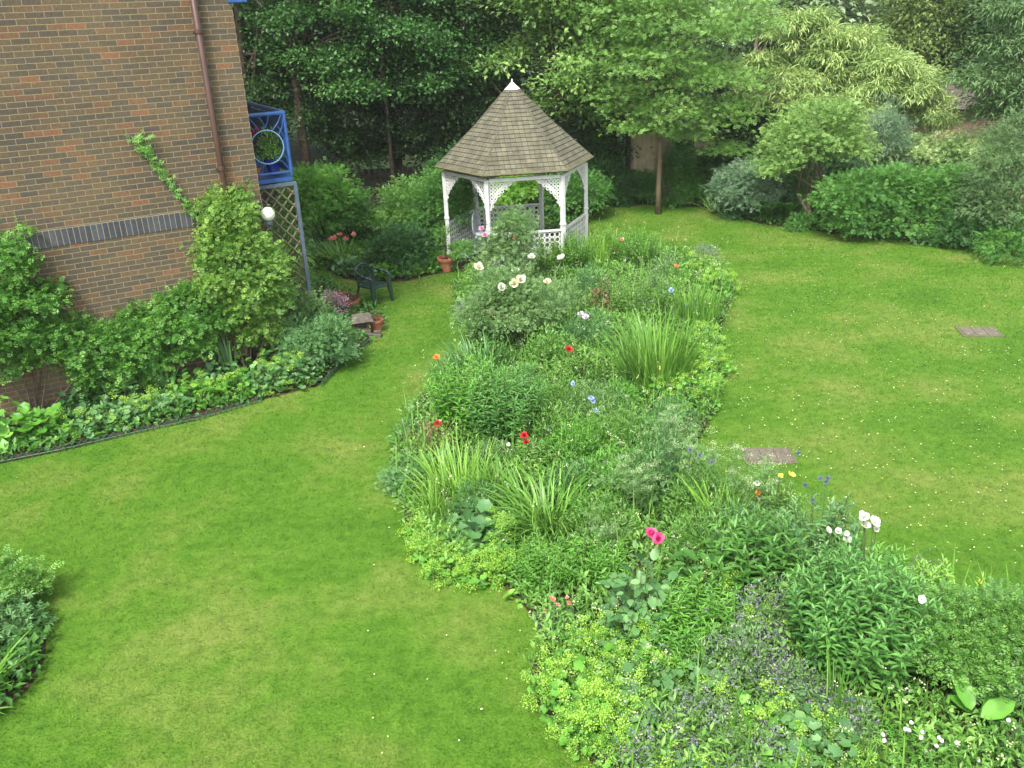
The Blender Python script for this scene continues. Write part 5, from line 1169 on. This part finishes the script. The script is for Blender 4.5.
for px, py, r, h, lab, f_ in [(590, 668, .30, .3, 'lady\'s mantle behind the front mounds at the left edge', 34), (570, 705, .34, .34, 'bright lady\'s mantle bulging over the left edge near the front', 52), (600, 735, .34, .34, 'bright lady\'s mantle lowest on the left edge', 52), (640, 690, .34, .34, 'lady\'s mantle with broad pale leaves in the front middle', 22), (625, 655, .26, .3, 'small lady\'s mantle below the peony', 22), (640, 735, .28, .3, 'lady\'s mantle mixed with lilac catmint at the front', 26), (700, 700, .3, .3, 'lady\'s mantle left of the mauve catmint', 26), (775, 745, .36, .3, 'pale lady\'s mantle at the bottom edge right of centre', 30), (820, 765, .3, .3, 'lady\'s mantle at the very bottom of the picture', 20), (740, 640, .3, .4, 'lady\'s mantle behind the mauve catmint', 24), (675, 775, .3, .24, 'lady\'s mantle cut by the bottom edge', 18), (720, 605, .28, .45, 'lady\'s mantle left of the dark leafed plant', 24)]:
    mantle(lab, px, py, r, h, group=IM, fl=f_, Lf=.085, n=130, mat=M_BLUEGR if f_ < 30 else M_FRESH)
NP = 'catmint drifts in the foreground'
for px, py, r, h, lab in [(745, 685, .38, .5, 'largest mauve grey catmint drift in the foreground'), (700, 740, .34, .32, 'catmint drift at the bottom left of the large one'), (650, 760, .34, .28, 'catmint with violet spikes along the bottom left'), (790, 705, .3, .36, 'catmint right of the large mauve drift'), (750, 765, .4, .26, 'catmint cut by the bottom edge'), (840, 735, .3, .28, 'catmint below the big leafy bush'), (765, 640, .3, .5, 'tall catmint in front of the dark leafed plant')]:
    q = airy('catmint', lab, at(px, py), r, h, M_GREYG, 2600, .04, .016, group=NP)
    sp_ = domepts(150, r*1.05, h*1.15, .0, (.6, 1.12)); tuft(q, 'flower_spikes', sp_, M_LILAC, .02, 9, .015)
# dark leafed plant with thistles
upright('leafy_herb', 'dark leafed tall plant left of the big leafy bush', at(752, 600), .42, .85, 60, M_HEDGE, Lf=.15, Wf=.045, per=20)
mound('leafy_plant', 'dark broad leaves between the pink peony and the big leafy bush', at(700, 600), .36, .5, M_HEDGE, Tm=T_BIG, Lf=.16, n=110, Wf=.07)
strap('daylily_clump', 'bright strap leaves left of the blue thistles', at(722, 540), 60, .7, .14, .03, M_LIME, lean=(0, .5), curve=(.3, 1.1))
q, tp = upright('globe_thistle', 'tall globe thistle with blue grey heads beside the right lawn', at(815, 580), .38, .9, 34, M_BLUEGR, Lf=.13, Wf=.035, per=18)
for px, py in [(798, 453), (820, 478), (826, 482), (828, 478), (805, 485), (700, 455), (712, 462), (813, 500), (835, 505), (690, 450)]:
    c = AY(px, py, float(q.location[1])+(.1 if px > 750 else 1.0))-np.array(q.location); lb = LB(); d = rdir(70); lb.leaves(T_NEEDLE, np.repeat(c[None], 70, 0), d, rdir(70), .03, .012, rng.uniform(0, 1, 70)); lb.build('flower', M_THIS, q); l2 = LB(); l2.sticks(np.array([[c[0]*.5, c[1]*.5, .2]]), c[None], .005, .5); l2.build('flower_stem', M_MIXED, q)
q = upright('mixed_flowers', 'small plant with yellow red and white flowers by the inspection cover', at(770, 530), .3, .55, 24, M_MIXED)[0]
for px, py, mt, s in [(780, 476, M_YEL, .035), (791, 475, M_YEL, .04), (758, 493, M_ORANGE, .04), (757, 484, M_WHITEF, .04), (768, 490, M_WHITEF, .03), (762, 518, M_WHITEF, .03), (768, 505, M_WHITEF, .03)]: bloom_at(q, px, py, float(q.location[1])-.02, s, mt, 8, stem=True)
q = upright('lily_plant', 'plant with large white blooms standing above the big leafy bush', at(866, 610), .3, .75, 24, M_FRESH, Lf=.12, Wf=.03)[0]
for px, py, s in [(864, 518, .055), (873, 522, .055), (865, 526, .05), (847, 541, .045), (838, 532, .035), (827, 530, .035), (846, 534, .03), (876, 530, .03)]: bloom_at(q, px, py, float(q.location[1])-.02, s, M_WHITEF, 14, stem=True)
strap('iris_clump', 'few broad grey green iris blades behind the white blooms', at(846, 575), 9, .75, .1, .045, M_BLUEGR, lean=(0, .15), curve=(0, .2))
# big leafy bush
q, tp = upright('leafy_bush', 'big dense mid green leafy bush of upright stems in the right foreground', at(852, 672), .54, 1.1, 120, M_PHLOX, Lf=.12, Wf=.034, per=32)
upright('leafy_bush', 'lighter leafy bush to the right of the big dense one', at(925, 640), .42, .7, 60, M_BRIGHT, Lf=.10, Wf=.028, per=26)
airy('small_herb', 'lilac tinted feathery seedhead behind the lighter leafy bush', at(920, 600), .2, .45, M_LILAC, 300, .04, .008)
strap('iris_clump', 'upright light blades in front of the big dense bush', at(836, 725), 26, .75, .1, .016, M_STRAP, lean=(0, .25), curve=(0, .4))
strap('iris_clump', 'pale blades reaching over the right lawn', at(960, 622), 40, .62, .2, .022, M_STRAP, lean=(0, .5), curve=(0, .4))
strap('iris_clump', 'upright blades at the right edge of the picture', at(1010, 640), 50, .62, .2, .03, M_STRAP, lean=(0, .4), curve=(0, .4))
q = strap('iris_clump', 'thin blades with a yellow orange flower near the right edge', at(988, 622), 30, .45, .12, .012, M_STRAP, lean=(0, .4), curve=(0, .4)); bloom_at(q, 979, 582, float(q.location[1]), .03, M_YEL, 8, stem=True)
q = shrub('rose_bush', 'white flowered shrub rose in the right foreground', at(965, 690), [(0, 0, .4, .5, .45, .3), (-.25, .1, .55, .35, .35, .25), (.3, .05, .5, .4, .35, .28)], M_MIXED, 260, 22, .07, .06, .08, cat='rose')
for px, py, s in [(922, 600, .035), (955, 652, .045), (958, 656, .04), (970, 644, .022), (1000, 635, .032), (920, 661, .03), (997, 685, .02), (1001, 697, .018), (938, 700, .02)]: bloom_at(q, px, py, float(q.location[1])-.05, s, M_WHITEF, 12)
shrub('rose_bush', 'grey green shrub at the right edge behind the paddle leaves', at(1012, 680), dome(.45, .65), M_BLUEGR, 190, 22, .08, .07, .06, cat='rose')
airy('fine_herb', 'feathery herb between the lighter bush and the white rose', at(975, 650), .4, .5, M_GREYG, 1600, .06, .012)
# paddle leaves
q = empty('paddle_leaf_plant', at(972, 742), 'plant with two big plain paddle leaves at the bottom right', 'plant'); lb = LB()
lb.leaves(T_BIG, np.array([[-.02, .05, .26], [.02, .0, .24], [.12, .1, .2], [.0, .1, .2]]), np.array([[-.2, .7, .7], [.9, .15, .35], [.7, .6, .4], [-.6, .5, .4]]), np.array([[0, -.7, .7], [-.2, -.5, .9], [-.3, -.3, 1], [.2, -.3, 1]]), [.30, .30, .2, .18], [.14, .15, .1, .1], [.55, .7, .4, .4]); lb.build('leaves', M_FRESH, q)
q = mound('geranium', 'cranesbill with pale blush flowers along the bottom right', at(925, 768), .42, .24, M_FRESH, Tm=T_LOBED, Lf=.06, n=620, Wf=.07)
for px, py in [(882, 735), (884, 740), (905, 729), (911, 723), (909, 731), (921, 737), (922, 732), (938, 737), (941, 741), (957, 743), (978, 761), (936, 746), (1008, 720)]: bloom_at(q, px, py, float(q.location[1])-.12, .017, M_BLUSH, 6, layers=1, open_=.95)
mound('geranium', 'cranesbill leaves without flowers left of the flowering one', at(868, 770), .36, .22, M_BRIGHT, Tm=T_LOBED, Lf=.055, n=420, Wf=.06)
mound('geranium', 'dark cranesbill leaves in the bottom right corner', at(1010, 768), .34, .3, M_HEDGE, Tm=T_LOBED, Lf=.06, n=420, Wf=.07)
mound('leafy_plant', 'grey green rounded leaves above the bottom edge right of centre', at(808, 735), .34, .3, M_BLUEGR, Tm=T_ROUND, Lf=.07, n=260, Wf=.07)
q = upright('violet_plant', 'thin plant with two violet blue flowers below the big dense bush', at(856, 728), .15, .2, 10, M_MIXED)[0]
for px, py in [(850, 699), (861, 712)]: bloom_at(q, px, py, float(q.location[1])-.02, .025, M_VIOLET, 8)

# ---- faintly misty air
mh = bpy.data.materials.new('misty_air'); mh.use_nodes = True; nt = mh.node_tree; nt.nodes.remove(nt.nodes['Principled BSDF'])
pv = nt.nodes.new('ShaderNodeVolumePrincipled'); pv.inputs['Density'].default_value = .0005; pv.inputs['Color'].default_value = (.9, .95, .9, 1)
nt.links.new(pv.outputs[0], nt.nodes['Material Output'].inputs['Volume'])
mb = MB(); mb.box((0, 55, 7), (270, 260, 16)); o = mb.build('haze', mh); o['kind'] = 'stuff'
SC.render.engine = 'CYCLES'
